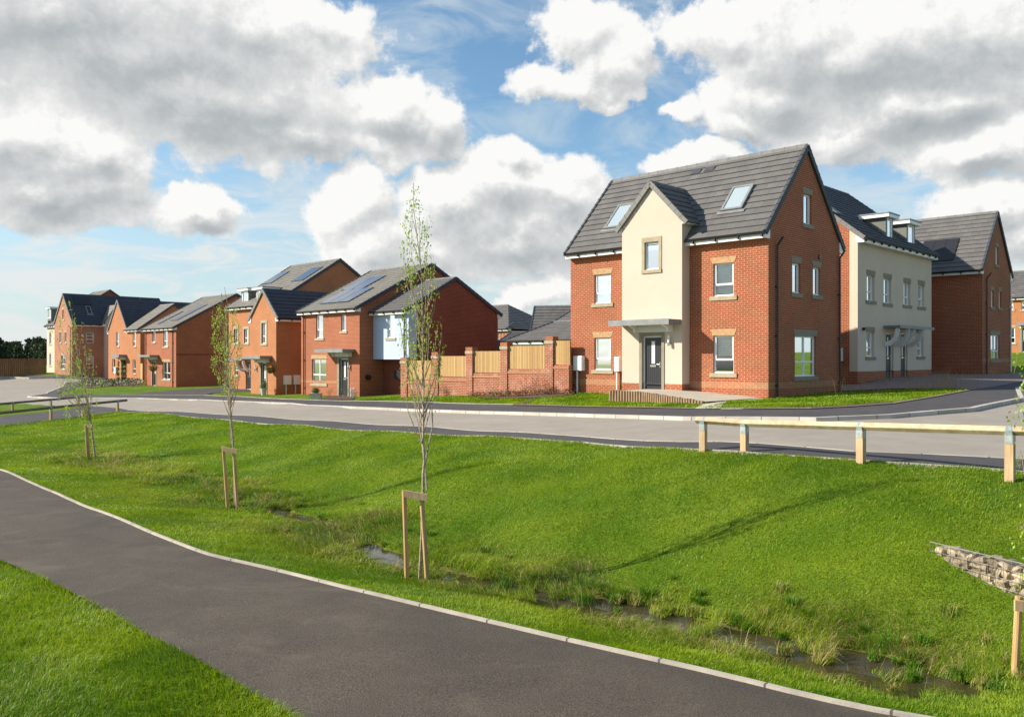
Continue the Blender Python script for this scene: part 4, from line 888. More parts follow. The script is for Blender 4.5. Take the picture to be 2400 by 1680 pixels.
# bay roof
ov = .26; bs = (bzr + .03 - bze) / ((ba1 - ba0) / 2); be = bze - ov * bs + .05; bth = math.atan(bs); nfr = NB + .07
zr_b = bze + .03 + (ba1 - ba0) / 2 * bs; lsb = ((ba1 - ba0) / 2 + ov) / math.cos(bth); ymain = lambda z: (z - h.zl) / h.rise - h.oe
mb = MB(); vb = MB(); rb = MB(); kb = MB()
for sg, ae in ((1, ba0 - ov), (-1, ba1 + ov)):
    O = V(ae, -nfr, bze + .03 - ov * bs); A = V(0, 1, 0); S = V(sg * math.cos(bth), 0, math.sin(bth)); N = V(-sg * math.sin(bth), 0, math.cos(bth))
    slope(mb, O, A, S, N, 4.0, lsb, clip=[(0, 0), (ymain(O.z) + nfr + .05, 0), (ymain(zr_b) + nfr, lsb), (0, lsb)])
    k = int(lsb / .34)
    for i in range(k + 1):
        s0, s1 = i * .34, min(i * .34 + .33, lsb - .02)
        if s1 > s0: vb.obox(O - A * .04 + S * s0 - N * .12, A * .1, S * (s1 - s0), N * .18); vb.obox(O - A * .045 + S * s0 + N * .05, A * .11, S * .05, N * .025)
    x0, x1 = (ae + .02, ba0 + .0) if sg == 1 else (ba1, ae - .02)
    kb.obox((x0, -nfr + .06, bze - .27), (x1 - x0, 0, 0), (0, .75, 0), (0, 0, .02)); xa, xb = (x0, x1) if sg == 1 else (x1, x0)
    P = [V(xa, -nfr + .06, bze - .25), V(xb, -nfr + .06, bze - .25), V(xb, -nfr + .06, bze - .02), V(xa, -nfr + .06, bze - ov * bs - .02 + .03)]
    kb.face(P); kb.face([p + V(0, .75, 0) for p in P]); kb.face([P[0], P[3], P[3] + V(0, .75, 0), P[0] + V(0, .75, 0)]); kb.build('kneeler', 'upvc', h.e); kb = MB()
ro = mb.build('bay_roof', 'tile_grey', h.e); vb.build('verge', 'grey_verge', ro)
y1_ = ymain(zr_b)
for i in range(int((y1_ + nfr) / .45) + 1):
    yy = -nfr - .03 + i * .45; ye = min(yy + .43, y1_ + .05)
    for (wd, hh, q0, q1) in ((.11, .07, yy, ye), (.125, .085, yy, yy + .06)):
        a_ = [V(bap - wd, q0, zr_b - wd * bs + .05), V(bap, q0, zr_b + hh), V(bap + wd, q0, zr_b - wd * bs + .05)]; b_ = [p + V(0, q1 - q0, 0) for p in a_]
        rb.face([a_[0], b_[0], b_[1], a_[1]]); rb.face([a_[1], b_[1], b_[2], a_[2]]); rb.face(a_)
rb.build('ridge_tiles', 'ridge_tile', ro)
skylight(h, 0, (1417, 540), (1490, 479)); skylight(h, 0, (1740, 492), (1720, 443))
for px in (1640, 1672): # roof vents just under the ridge
    a_, s_ = h.slopehit(0, px, 408 - (px - 1640) * .2); O, A, S, N, la, ls = h.sl[0]; mb = MB(); mb.obox(O + A * a_ + S * s_ + N * .03, A * .42, S * .28, N * .025); mb.build('roof_vent', 'dark_verge', h.e)
h.pipe('r', h.r(1818, 700)[0]); h.pipe('r', 5.62)
meter_box(h, 'f', (1350.5, 1371, 834, 868)); meter_box(h, 'f', (1446.6, 1458, 836, 870))
bz0 = h.f(1760, 911, 0)[1]; band(h, 'f', bz0, .225, -h.W, ba0); band(h, 'f', bz0, .225, ba1, 0); band(h, 'r', bz0, .225, 0, 5.75)
a_, z_ = h.r(1920, 603); mb = MB(); mb.tube(h.right.p(a_, 0, z_), h.right.p(a_, .05, z_), .09, n=12); mb.build('wall_vent', 'black_plastic', h.e)

# ---- cream sided house with two dormers
h = House('rendered_house', 'cream rendered house with two flat roofed dormers, behind the big corner house', (15.33, 37.5), -1.12, 8.9, 9.5, 6.30, 10.33, ridge='y', group=GRP, tile='tile_dark_shade', verge='grey_verge', oe=.34)
for (x0, x1, y0, y1) in ((2031.7, 2050, 645.4, 705), (2071.4, 2089, 653, 711), (2118.4, 2134, 663, 715), (2152, 2166.5, 668, 719), (2030.7, 2049, 778, 835.7), (2150.4, 2164.6, 782, 835)):
    h.win('r', x0, x1, y0, y1, 'T', lintel='flat', lm='stone_grey', sm='stone_grey', blind='half', fr=.05, rec=.12)
d1 = h.door('r', 2076, 2094, 780, .15, surround=None); d2 = h.door('r', 2111, 2127, 780, .15, surround=None)
cw = h.f(1991, 800)[0]; hr, h.h['r'] = h.h['r'], []
P = [(-8.9, -.6), (0, -.6), (0, h.zroof(0) - .05), (-4.45, h.zroof(4.45) - .05), (-8.9, h.zroof(0) - .05)]
h.shell(skip='fr')
mb = MB(); h.front.poly(mb, clip_poly(P, [(-9, -1), (cw, -1), (cw, 12), (-9, 12)])); h.front.poly(mb, [(cw, -.6), (0, -.6), (0, .56), (cw, .56)]); h.right.poly(mb, [(0, -.6), (9.5, -.6), (9.5, .56), (0, .56)], [(a, b, -.05, .57) for a, b, *_ in (d1, d2)]); mb.build('brick_wall', 'brick_red', h.e)
mb = MB(); h.right.poly(mb, [(0, .56), (9.5, .56), (9.5, h.ze + .05), (0, h.ze + .05)], [(a, b, max(c, .555), d) for a, b, c, d in hr], .13); h.front.poly(mb, clip_poly([(cw, .56), (0, .56), (0, h.zroof(0) - .05), (cw, h.zroof(-cw) - .05)], [(-9, -1), (9, -1), (9, 12), (-9, 12)]))
mb.v = [tuple(V(p)) for p in mb.v]; mb.build('render', 'render_beige', h.e)
h.roof()
zc = h.r(2100, 770)[1]; ya = h.r(2070, 770)[0]; yb = h.r(2152, 770)[0]
canopy(h.right, h.e, ya, yb, zc, zc + .1, .75, scallop=[d1[0] - .22, d1[1] + .12, d2[0] - .16, d2[1] + .12])
y_ = [h.r(x, 530, -.3)[0] for x in (2076, 2093, 2125, 2143)]; zd = h.r(2084, 559, -.3)[1]; zt = h.r(2084, 512, -.3)[1]
dormer(h, h.right, y_[0], y_[1], -.3, zd, zt, 3.4); dormer(h, h.right, y_[2], y_[3] + .1, -.3, zd, zt, 3.4)
meter_box(h, 'f', (1968, 1976, 816, 846), legs=False)
mb = MB(); a_, z_ = h.r(2022, 771); h.right.box(mb, a_ - .08, a_ + .08, 0, .14, z_ - .06, z_ + .06); mb.build('security_light', 'black_plastic', h.e)
O, A, S, N, la, ls = h.sl[0]; mb = MB(); mb.obox(O + A * (-.02 + .55) + S * 2.0 + N * .04, A * .6, S * .9, N * .07); mb.build('skylight', 'lead', h.e)

# ---- third house on the right, gable towards the right
h = House('brick_house', 'red brick house in shade with a black roof rectangle, right of the cream rendered house', (25.2, 45.3), -.8, 8.45, 5.4, 5.38, 9.0, group=GRP, tile='tile_grey', brick='brick_red')
h.win('r', 2333.5, 2340, 579, 621, 'S', lm='stone_grey', sm='stone_grey', blind='curtain', lw=.08); h.win('r', 2322.5, 2329, 681, 720, 'S', lm='stone_grey', sm='stone_grey', lw=.08); h.win('r', 2341, 2346.6, 683, 722, 'S', lm='stone_grey', sm='stone_grey', lw=.08)
h.win('r', 2322, 2342.7, 785, 844, 'TV', lm='stone_grey', sm='stone_grey', blind='curtain')
h.shell(); h.roof(); solar(h, 0, (2150, 618), (2250, 560), 3, 2, 'solar_black')  # black gridded rectangle on the front slope, built like a solar array
h.pipe('r', h.r(2310, 700)[0], m='black_plastic'); h.pipe('r', 5.25, m='upvc'); band(h, 'r', .62, .2, 0, 5.4)
# ---- far right house, cut by the edge of the picture
h = House('brick_house', 'sunlit orange brick house cut off by the right edge, beyond a patch of lawn', (48.6, 71.2), .50, 7.5, 8, 4.75, 7.6, group=GRP, tile='tile_grey', brick='brick_orange')
h.win('f', 2366, 2374.7, 697, 726, 'T', lm='stone'); h.win('f', 2367, 2379, 768, 804, 'T', lm='stone'); h.win('f', 2394, 2402, 697, 726, 'T', lm='stone'); h.door('f', 2395, 2406, 768, .1)
h.shell(); h.roof(); canopy(h.front, h.e, h.f(2388, 757)[0], h.f(2412, 757)[0], h.f(2400, 762)[1], h.f(2400, 757)[1], .7, h.f(2391, 757)[0], h.f(2410, 757)[0])

# ---- the house with the blue over-passage room
h = House('brick_house', 'red brick house with a pale blue rendered room over a passage', (-8.67, 48.1), -2.2, 5.86, 10.7, 4.92, 8.02, group=GRP, tile='tile_warm'); H3 = h
h.W = -h.f(706, 800)[0]; h.left = Wall((-h.W, 0, 0), (0, 1, 0), (-1, 0, 0))
h.win('f', 741, 757, 738, 792.3, 'T', lintel=None, blind='curtain'); h.win('f', 799.5, 811, 738, 775.5, 'S', lintel=None, blind='plain')
h.win('f', 731, 764.3, 841, 899, 'TV', lintel='flat', blind='curtain', lw=.16, lh=.24); h.door('f', 795.5, 815.5, 840, .02, swl=.22, hinge=1)
h.shell(); h.roof()
canopy(h.front, h.e, h.f(766, 820)[0], h.f(832, 820)[0], h.f(800, 825)[1], h.f(800, 818.5)[1], .85, h.f(784, 820)[0], h.f(825, 820)[0]); wall_lamp(h.front, h.e, h.f(820, 850)[0], h.f(820, 860)[1])
h.pipe('f', h.f(714, 800)[0]); solar(h, 0, (750, 714), (877, 675), 3, 1); solar(h, 0, (801, 682.5), (906, 647.5), 2, 1)
band(h, 'f', .75, .15, -h.W, h.f(789, 800)[0], 'brick_band'); 
# wing over the passage
sb = .955; ww = 3.24; wd = 6.9; wzr = 4.70 + 2.2; wze = 2.56 + 2.2 - .05
g2 = House('x', None, (0, 0), 0, ww, wd, wze, wzr, group=None); g2.e.name = 'wing'; g2.e.parent = h.e; g2.e.rotation_euler = (0, 0, 0); g2.e.location = (ww, sb, 0)
g2.O = V(h.O) + h.ex * ww + h.ey * sb; g2.z0 = h.z0; g2.zl = wze + .17
zfl = g2.f(916, 842)[1]
bwn = g2.win('f', 907.8, 924.8, 734, 791.6, 'T', lintel=None, blind='plain')
mb = MB(); g2.front.poly(mb, [(-ww, zfl), (0, zfl), (0, wze + .05), (-ww, wze + .05)], g2.h['f']); yb = g2.r(977, 800)[0]
pk = g2.zroof(g2.Q / 2) - .05; gz = g2.zroof(0) - .05
g2.right.poly(mb, clip_poly([(0, zfl), (wd, zfl), (wd, gz), (wd / 2, pk), (0, gz)], [(-1, -1), (yb, -1), (yb, 20), (-1, 20)])); mb.face([g2.front.p(-ww, 0, zfl), g2.front.p(0, 0, zfl), g2.front.p(0, -.9, zfl), g2.front.p(-ww, -.9, zfl)])
mb.build('blue_render', 'render_blue', g2.e)
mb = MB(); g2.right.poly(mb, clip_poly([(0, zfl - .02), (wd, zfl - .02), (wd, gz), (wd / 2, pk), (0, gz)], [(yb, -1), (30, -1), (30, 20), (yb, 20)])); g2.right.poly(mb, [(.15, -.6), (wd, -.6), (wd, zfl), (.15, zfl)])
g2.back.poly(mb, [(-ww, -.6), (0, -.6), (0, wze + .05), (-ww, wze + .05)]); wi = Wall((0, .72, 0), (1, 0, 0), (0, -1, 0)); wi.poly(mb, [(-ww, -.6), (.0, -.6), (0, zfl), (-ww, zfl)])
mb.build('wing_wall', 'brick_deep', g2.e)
for t in g2.todo: g2.fit(*t)
g2.roof(verges=('0',)); g2.pipe('f', -.30, zb=-.1); G2E = g2
mb = MB(); a_ = g2.f(906, 880)[0]; b_ = g2.f(922, 880)[0]; wi.box(mb, a_, b_, 0, .2, 1.05, 1.55); mb.build('meter_box', 'black_plastic', g2.e); flatten(g2, h)
mb = MB(); a_, z_ = h.r(861, 884); mb.tube(h.right.p(a_, 0, z_), h.right.p(a_, .22, z_), .16, .13, n=12); mb.build('wall_reel', 'black_plastic', h.e)

# ---- front gabled house left of it
h = House('brick_house', 'orange brick house with a steep front gable and a dark side roof, one hanging basket', (-15.2, 54.5), -2.36, 4.4, 9.0, 4.80, 7.0, ridge='y', group=GRP, tile='tile_dark_shade', brick='brick_orange', verge='grey_verge', oe=.3); H4 = h
h.W = -h.f(588, 800)[0]; h.Q = h.W; h.left = Wall((-h.W, 0, 0), (0, 1, 0), (-1, 0, 0)); h.zr = h.f(617.5, 678)[1]; h.rise = (h.zr - h.zl) / (h.Q / 2 + h.oe)
h.win('f', 613.3, 624, 757, 805, 'T', lintel=None, surround='stone', blind='curtain'); h.door('f', 612, 624.4, 850, .02, swl=.2)
h.shell(); h.roof()
canopy(h.front, h.e, h.f(597, 835)[0], h.f(637.5, 835)[0], h.f(618, 840)[1], h.f(618, 834)[1], .85, h.f(603, 835)[0], h.f(632, 835)[0]); wall_lamp(h.front, h.e, h.f(601, 860)[0], h.f(601, 864)[1])
meter_box(h, 'r', (664, 679.5, 879.5, 901)); meter_box(h, 'r', (686, 701, 879, 901))
# ---- three storey house with dormers behind
h = House('brick_house', 'tall three storey brick house with two dormers and two solar arrays', (-16.8, 60), -2.30, 7.0, 10.9, 6.0, 9.82, group=GRP, tile='tile_warm', brick='brick_orange')
h.W = -h.f(536, 800)[0]; h.left = Wall((-h.W, 0, 0), (0, 1, 0), (-1, 0, 0))
h.win('f', 548.5, 557.5, 771, 804, 'T', lintel=None, surround='stone', fr=.05); h.win('f', 572, 582, 771, 804, 'T', lintel=None, surround='stone', fr=.05); h.win('f', 549.6, 558.2, 846, 880, 'T', lintel=None, sm='stone', fr=.05); h.door('f', 575.8, 588, 846, .02, surround=None)
h.shell(); h.roof()
zc = h.f(570, 844)[1]; canopy(h.front, h.e, h.f(551, 840)[0], h.f(590, 840)[0], zc, zc + .1, .8, scallop=[h.f(574, 840)[0] - .1, h.f(589, 840)[0]])
for x0, x1, y0, y1, sx in ((567.5, 581.5, 683, 714, 0), (601.5, 616, 680, 712, 0)):
    n_ = -.45; a0, a1 = h.f(x0, 700, n_)[0], h.f(x1, 700, n_)[0]; dormer(h, h.front, a0 - .1, a1 + .1, n_, h.f(x0, y1, n_)[1], h.f(x0, y0, n_)[1], 2.9)
solar(h, 0, (613, 667.6), (680, 637), 3, 1); solar(h, 0, (682, 661.5), (759, 626), 3, 1)
# ---- long brick house with the hanging basket
h = House('brick_house', 'red brick house with a long blank side wall and pale solar panels on its roof', (-29, 73), -2.45, 6.5, 11.2, 4.98, 8.36, group=GRP, tile='tile_warm', brick='brick_red')
h.W = -h.f(339.5, 800)[0]; h.left = Wall((-h.W, 0, 0), (0, 1, 0), (-1, 0, 0))
h.win('f', 357, 363.8, 776, 801.5, 'S', lintel=None, blind='plain', fr=.05); h.win('f', 383, 393, 776, 812, 'T', lintel=None, fr=.05, blind='curtain'); h.win('f', 381, 399, 848, 888.7, 'TV', lintel='flat', lm='lintel_brick', blind='curtain', fr=.06); h.door('f', 356.5, 366, 847, .02, surround='stone', sw=.1)
h.shell(); h.roof(); canopy(h.front, h.e, h.f(343, 834)[0], h.f(373, 834)[0], h.f(358, 836)[1], h.f(358, 832)[1], .85, h.f(351, 834)[0], h.f(370, 834)[0])
h.pipe('f', h.f(342, 800)[0] + .1, m='brick_red'); h.pipe('f', h.f(406, 800)[0]); band(h, 'r', 2.75, .15, 0, 11, 'brick_deep')
solar(h, 0, (369, 760), (430, 731), 2, 1); solar(h, 0, (400, 753), (487, 714.5), 3, 1)
# ---- twin front house: gable part and lower wing
h = House('brick_house', 'bright orange brick house with steep front gable and topiary by its door', (-43.0, 91.0), -2.28, 4.7, 8.4, 5.0, 8.5, ridge='y', group=GRP, tile='tile_dark_shade', brick='brick_orange', verge='grey_verge', oe=.28)
Kw = House('x', None, (-37.8, 86), -2.28, 3.4, 7.0, 5.1, 8.02, tile='tile_warm', brick='brick_orange')
xg = Kw.f(297.5, 800)[0]; xl = Kw.f(254, 800)[0]; h.O = Kw.O + Kw.ex * xg; h.e.location = (h.O.x, h.O.y, -2.28); h.W = xg - xl; h.Q = h.W; h.left = Wall((-h.W, 0, 0), (0, 1, 0), (-1, 0, 0)); h.zr = h.f(273.6, 703)[1]; h.rise = (h.zr - h.zl) / (h.Q / 2 + h.oe)
Kw.e.name = 'side_wing'; Kw.e.parent = h.e; Kw.e.rotation_euler = (0, 0, 0); Kw.W = -xg; Kw.e.location = (-xg, 0, 0); Kw.left = Wall((-Kw.W, 0, 0), (0, 1, 0), (-1, 0, 0))
h.win('f', 272, 279, 778.5, 812, 'T', lintel=None, blind='plain', fr=.05, sm='brick_band'); h.win('f', 262.8, 270, 841, 873, 'T', lintel=None, blind='plain', fr=.05, sm='brick_band'); h.door('f', 284.5, 291, 841, .02, surround='stone', sw=.1)
h.shell(); h.roof()
Kw.win('f', 311, 318.4, 778.5, 812, 'T', lintel=None, blind='plain', fr=.05, sm='brick_band'); Kw.win('f', 311, 318, 843, 876, 'T', lintel=None, blind='plain', fr=.05, sm='brick_band')
Kw.shell(); Kw.roof(verges=('0',))
canopy(h.front, h.e, h.f(278, 834)[0], -.05, h.f(288, 837)[1], h.f(288, 831)[1], .8, h.f(281, 834)[0], -.25)
band(h, 'f', h.f(275, 819)[1], .15, -h.W, 0); band(Kw, 'f', h.f(275, 819)[1], .15, -Kw.W, 0); flatten(Kw, h); meter_box(h, 'f', (271.7, 275.5, 860, 876))
# ---- far left gabled house, same kind as the corner house seen from its end
h = House('brick_house', 'far brick house with lit gable end behind the leaning tree and black roof panel', (-48.9, 94), -1.77, 5.8, 8.45, 5.45, 9.15, ridge='y', group=GRP, tile='tile_dark_shade', brick='brick_far', verge='grey_verge')
h.win('f', 146, 150, 726, 749, 'S', lm='stone', fr=.05); h.win('f', 139.4, 143.2, 779, 803, 'S', lm='stone', fr=.05); h.win('f', 151.6, 155.4, 779, 803, 'S', lm='stone', fr=.05); h.win('f', 143, 152.5, 833, 865, 'TV', lm='stone', blind='curtain')
h.win('r', 202, 220, 780, 804, 'T', lm='stone_grey', sm='stone_grey', blind='half'); h.win('r', 202, 220, 835, 862, 'T', lm='stone_grey', sm='stone_grey', blind='half')
h.shell(); h.roof(); h.pipe('f', -.35, m='black_plastic')
b0, b1 = h.r(243, 800)[0], h.r(243, 800)[0] + 2.3; mb = MB(); wq = Wall((.5, 0, 0), (0, 1, 0), (1, 0, 0)); wq.poly(mb, [(b0, -.5), (b1, -.5), (b1, 6.0), ((b0 + b1) / 2, 7.8), (b0, 6.0)])
Wall((0, b0, 0), (1, 0, 0), (0, -1, 0)).poly(mb, [(-1.2, -.5), (.5, -.5), (.5, 6.0), (-1.2, 6.0)]); mb.build('bay', 'render_cream', h.e)
mb = MB(); yc = (b0 + b1) / 2; th = math.atan(1.8 / (yc - b0))
for sg, y_ in ((1, b0 - .25), (-1, b1 + .25)): slope(mb, V(.6, y_, 5.75), V(-1, 0, 0), V(0, sg * math.cos(th), math.sin(th)), V(0, -sg * math.sin(th), math.cos(th)), 2.2, (yc - b0 + .25) / math.cos(th))
mb.build('bay_roof', 'tile_warm', h.e); mb = MB(); mb.box(-.4, .6, b0 - .25, b0, 5.5, 5.7); mb.build('kneeler', 'upvc', h.e)
sl = h.sl[0]; solar(h, 0, (216, 716), (169.5, 695.5), 2, 1, 'solar_black')
skylight(h, 0, (217, 737), (199, 718), glass='solar_black')
# ---- far left cream house
h = House('rendered_house', 'distant cream rendered house with one dormer, at the end of the wooden fence', (-54.9, 102.5), -1.70, 5.0, 9, 5.6, 8.6, group=GRP, tile='tile_grey')
h.O = V(-58.3, 106, 0) + h.ex * 5; h.e.location = (h.O.x, h.O.y, -1.70)
h.win('f', 115.5, 120, 780, 807, 'S', lm='stone', fr=.05); h.win('f', 115.5, 120, 830, 857, 'S', lm='stone', fr=.05)
h.shell(); h.wallobj.data.materials[0] = MATS['render_cream']; h.roof()
n_ = -.6; dormer(h, h.front, h.f(111.5, 730, n_)[0], h.f(120, 730, n_)[0], n_, h.f(115, 746, n_)[1], h.f(115, 724, n_)[1], 2.6)
# ---- two roofs seen over the left row
h = House('brick_house', 'distant house showing only a pale tiled roof top over the far left roof', (-60.9, 116.1), -1.9, 6.2, 11, 7.6, 11.7, group=GRP, tile='tile_warm', brick='brick_deep')
h.shell(); h.roof()
h = House('brick_house', 'distant house whose dark ridge shows above the steep gabled house with topiary', (-47.9, 107.4), -2.0, 7.5, 4.6, 6.2, 10.05, ridge='y', group=GRP, tile='tile_dark_shade', brick='brick_far')
h.shell(); h.roof()
# ---- houses seen between the blue room and the corner house
h = House('brick_house', 'distant brick house with a hipped grey roof, three tall windows and one solar panel', (-.15, 85), -1.2, 7.0, 8, 4.05, 7.0, group=GRP, tile='tile_grey', brick='brick_orange')
h.win('f', 1167, 1170, 780, 798, 'S', lintel=None, fr=.05); h.win('f', 1173.5, 1176.5, 780, 798, 'S', lintel=None, fr=.05); h.win('f', 1180.5, 1183, 780, 794, 'S', lintel=None, fr=.05)
h.shell(right_poly=[(0, -.6), (8, -.6), (8, 4.05), (0, 4.05)]); h.roof(hip=True); solar(h, 0, (1185, 771), (1207, 755), 2, 1)
h = House('brick_house', 'distant house with a broad dark roof and thin lit gable, behind the low garages', (1.55, 70), -1.3, 5.0, 8, 4.6, 7.6, phi=R(90 - 44.35 - 45), group=GRP, tile='tile_grey', brick='brick_orange')
h.e.rotation_euler = (0, 0, R(-12)); h.phi = R(-12); h.ex = V(math.cos(h.phi), math.sin(h.phi), 0); h.ey = V(-math.sin(h.phi), math.cos(h.phi), 0); h.O = V(1.45, 70, 0) + h.ex * 12; h.W = 12; h.e.location = (h.O.x, h.O.y, -1.3); h.zr = 5.55; h.ze = 2.6; h.D = 5; h.Q = 5; h.zl = h.ze + .17
h.zr = (841 - 719) / F * 73 + 1.3; h.ze = h.zr - 3.3; h.zl = h.ze + .17; h.rise = (h.zr - h.zl) / (2.5 + h.oe); h.left = Wall((-12, 0, 0), (0, 1, 0), (-1, 0, 0)); h.back = Wall((0, 5, 0), (1, 0, 0), (0, 1, 0))
h.shell(); h.roof()
def garage(label, px0, D, px1, y_e, y_r, depth, z0, tile='tile_grey'):
    X0 = (px0 - CX) / F * D; z = (CY - y_e) / F * D
    g = House('garage', label, (X0, D), z0, 1, depth, z - z0 - .2, 0, cat='garage', tile=tile, brick='brick_red')
    t = ((px1 - CX) / F * D - X0) / (g.ex.x - (px1 - CX) / F * g.ex.y); g.O = V(X0, D, 0) + g.ex * t; g.W = t; g.e.location = (g.O.x, g.O.y, z0); g.left = Wall((-t, 0, 0), (0, 1, 0), (-1, 0, 0)); return g
g = garage('low garage with a dark tiled roof and white fascia, behind the panelled garden wall', 1196, 43.5, 1420, 797, 0, 6.8, -1.4)
g.zr = g.ze + 1.22; g.rise = (g.zr - g.zl) / (g.Q / 2 + g.oe); g.W += 0; g.shell(); g.roof()
mb = MB(); g.front.box(mb, -g.W + .1, -.1, .0, .06, g.ze - .55, g.ze - .02); mb.build('fascia_board', 'render_white', g.e)
g = garage('second garage, taller pale roof rising behind the low garage beside the corner house', 1268, 51, 1440, 778, 0, 6.0, -1.3); g.zr = (CY - 729) / F * 54 + 1.3; g.rise = (g.zr - g.zl) / (g.Q / 2 + g.oe); g.shell(); g.roof()
g = garage('small garage whose slatted dark roof shows right of the blank gable, behind the garden wall', 1140, 58, 1200, 808, 0, 5.0, -1.5, 'tile_dark_shade'); g.zr = g.ze + 1.1; g.ze -= .5; g.zl -= .5; g.rise = (g.zr - g.zl) / (g.Q / 2 + g.oe); g.shell(); g.roof()

# ------------------------------------------------------------------ garden wall with timber panels
gw = House('garden_wall', 'stepped red brick garden wall with pale timber panels between brick pillars', (2.35, 34.35), -1.5, 11, .3, 0, 1, cat='wall')
gw.O = V(2.35, 34.35, 0) + gw.ey * .12
GWN = -.0
pan = [(1301.5, 1338, 798.6, 854.2, 860, 864.5), (1194.6, 1283, 811, 864.6, 871, 876), (1113, 1179, 823, 873.5, 881, 885), (1032, 1098, 834.6, 882.7, 889, 893), (959.5, 1018, 845, 889.6, 896, 900)]
for (x0, x1, yt, yb_, s0, s1) in pan:
    a0, a1, zb_, zt_ = gw.rect('f', x0, x1, yt, yb_); zs1, zs0 = gw.f((x0 + x1) / 2, s0)[1], gw.f((x0 + x1) / 2, s1)[1]
    mb = MB(); gw.front.poly(mb, [(a0, -1.2), (a1, -1.2), (a1, zb_ - .02), (a0, zb_ - .02)]); gw.front.box(mb, a0, a1, -.215, -.01, -1.2, zb_ - .022); mb.build('brick_panel', 'brick_garden', gw.e)
    mb = MB(); gw.front.box(mb, a0, a1, -.2, .03, zs0, zs1); mb.build('string_course', 'brick_band', gw.e)
    mb = MB(); gw.front.box(mb, a0 + .01, a1 - .01, -.14, -.06, zb_, zt_); n_ = int((a1 - a0) / .095)
    for i in range(n_ + 1):
        q0 = a0 + i * .095; q1 = min(q0 + .083, a1)
        if q1 > q0: mb.face([gw.front.p(q0, -.05, zb_), gw.front.p(q1, -.05, zb_), gw.front.p(q1, -.05, zt_ + .003), gw.front.p(q0, -.05, zt_ + .003)], [(q0, zb_), (q1, zb_), (q1, zt_), (q0, zt_)]); gw.front.box(mb, q0, q1, -.06, -.0505, zb_, zt_)
    mb.build('timber_panel', 'fence_boards', gw.e)
for (x0, x1, yt) in ((1283.5, 1301.5, 789), (1179, 1194.6, 802.5), (1098, 1113, 814), (1018, 1032, 825.5), (945, 959.5, 838)):
    a0, a1 = gw.f(x0, 800)[0], gw.f(x1, 800)[0]; zt_ = gw.f(x0, yt)[1]
    mb = MB(); gw.front.box(mb, a0, a1, -.30, .045, -1.2, zt_ - .30); p_ = mb.build('pillar', 'brick_garden', gw.e)
    mb = MB(); gw.front.box(mb, a0 - .03, a1 + .03, -.33, .075, zt_ - .30, zt_ - .17); mb.build('stone_band', 'stone', p_)
    mb = MB(); gw.front.box(mb, a0 - .005, a1 + .005, -.31, .05, zt_ - .17, zt_); mb.build('brick_cap', 'brick_red', p_)

# ------------------------------------------------------------------ timber rails
def at(px, py, D): return V((px - CX) / F * D, D, (CY - py) / F * D)
def strap_rail(label, posts, ends, mt_rail, group, post_w=.10):
    """posts: (base px, base py, rail centre py)"""
    P = []
    for (x, yb_, yr) in posts: gx, gy = G(x, yb_); P.append((V(gx, gy, h1(gx, gy)), (CY - yr) / F * gy))
    e = empty('knee_rail', P[0][0], 0, label=label, cat='fence', group=group); o0 = P[0][0]
    line = [V(b.x, b.y, z) for b, z in P]
    a = line[0] + (line[0] - line[1]).normalized() * ends[0]; b = line[-1] + (line[-1] - line[-2]).normalized() * ends[1]; line2 = [a] + line[1:-1] + [b] if len(line) > 2 else [a, b]
    mb = MB()
    for p, q in zip(line2[:-1], line2[1:]):
        d = (q - p); L = d.length; d.normalize(); s_ = d.cross(V(0, 0, 1)).normalized(); u = s_.cross(d); r_ = .060
        c = [u * r_, s_ * r_, -u * r_, -s_ * r_]; cb = [u * r_ * .86 + s_ * r_ * .14, u * r_ * .86 - s_ * r_ * .14]
        ring = [u * r_ + s_ * .006, s_ * r_ + u * .006, s_ * r_ - u * .006, -u * r_ + s_ * .006, -u * r_ - s_ * .006, -s_ * r_ - u * .006, -s_ * r_ + u * .006, u * r_ - s_ * .006]
        for i in range(8): j = (i + 1) % 8; mb.face([p - o0 + ring[i], p - o0 + ring[j], q - o0 + ring[j], q - o0 + ring[i]])
        mb.face([p - o0 + x for x in ring]); mb.face([q - o0 + x for x in ring][::-1])
    mb.build('rail', mt_rail, e)
    for i, (bs_, z) in enumerate(P):
        d = (line[min(i + 1, len(line) - 1)] - line[max(0, i - 1)]); d.z = 0; d.normalize(); s_ = V(-d.y, d.x, 0); w2 = post_w / 2
        mb = MB(); O = bs_ - o0 - d * w2 - s_ * w2; O.z = bs_.z - o0.z - .15; mb.obox(O, d * post_w, s_ * post_w, V(0, 0, z - bs_.z + .15 - .045)); p_ = mb.build('post', 'wood_stake' if mt_rail == 'wood_grey_dark' else 'wood_pale', e)
        mb = MB(); c = V(bs_.x, bs_.y, z) - o0; r_ = .066; w3 = .045
        for sg in (1, -1):
            mb.face([c - d * w3 + V(0, 0, r_), c + d * w3 + V(0, 0, r_), c + d * w3 + s_ * sg * r_, c - d * w3 + s_ * sg * r_])
            mb.face([c - d * w3 + s_ * sg * r_, c + d * w3 + s_ * sg * r_, c + d * w3 + s_ * sg * (w2 + .004) + V(0, 0, -.06), c - d * w3 + s_ * sg * (w2 + .004) + V(0, 0, -.06)])
            mb.face([c - d * w3 + s_ * sg * (w2 + .004) + V(0, 0, -.06), c + d * w3 + s_ * sg * (w2 + .004) + V(0, 0, -.06), c + d * w3 + s_ * sg * (w2 + .004) + V(0, 0, -.17), c - d * w3 + s_ * sg * (w2 + .004) + V(0, 0, -.17)])
        for sg in (1, -1):
            q = c + d * sg * (w2 + .003); mb.face([q - s_ * w3 + V(0, 0, -.055), q + s_ * w3 + V(0, 0, -.055), q + s_ * w3 + V(0, 0, -.17), q - s_ * w3 + V(0, 0, -.17)])
        mb.build('strap', 'galvanised', p_)
    return e
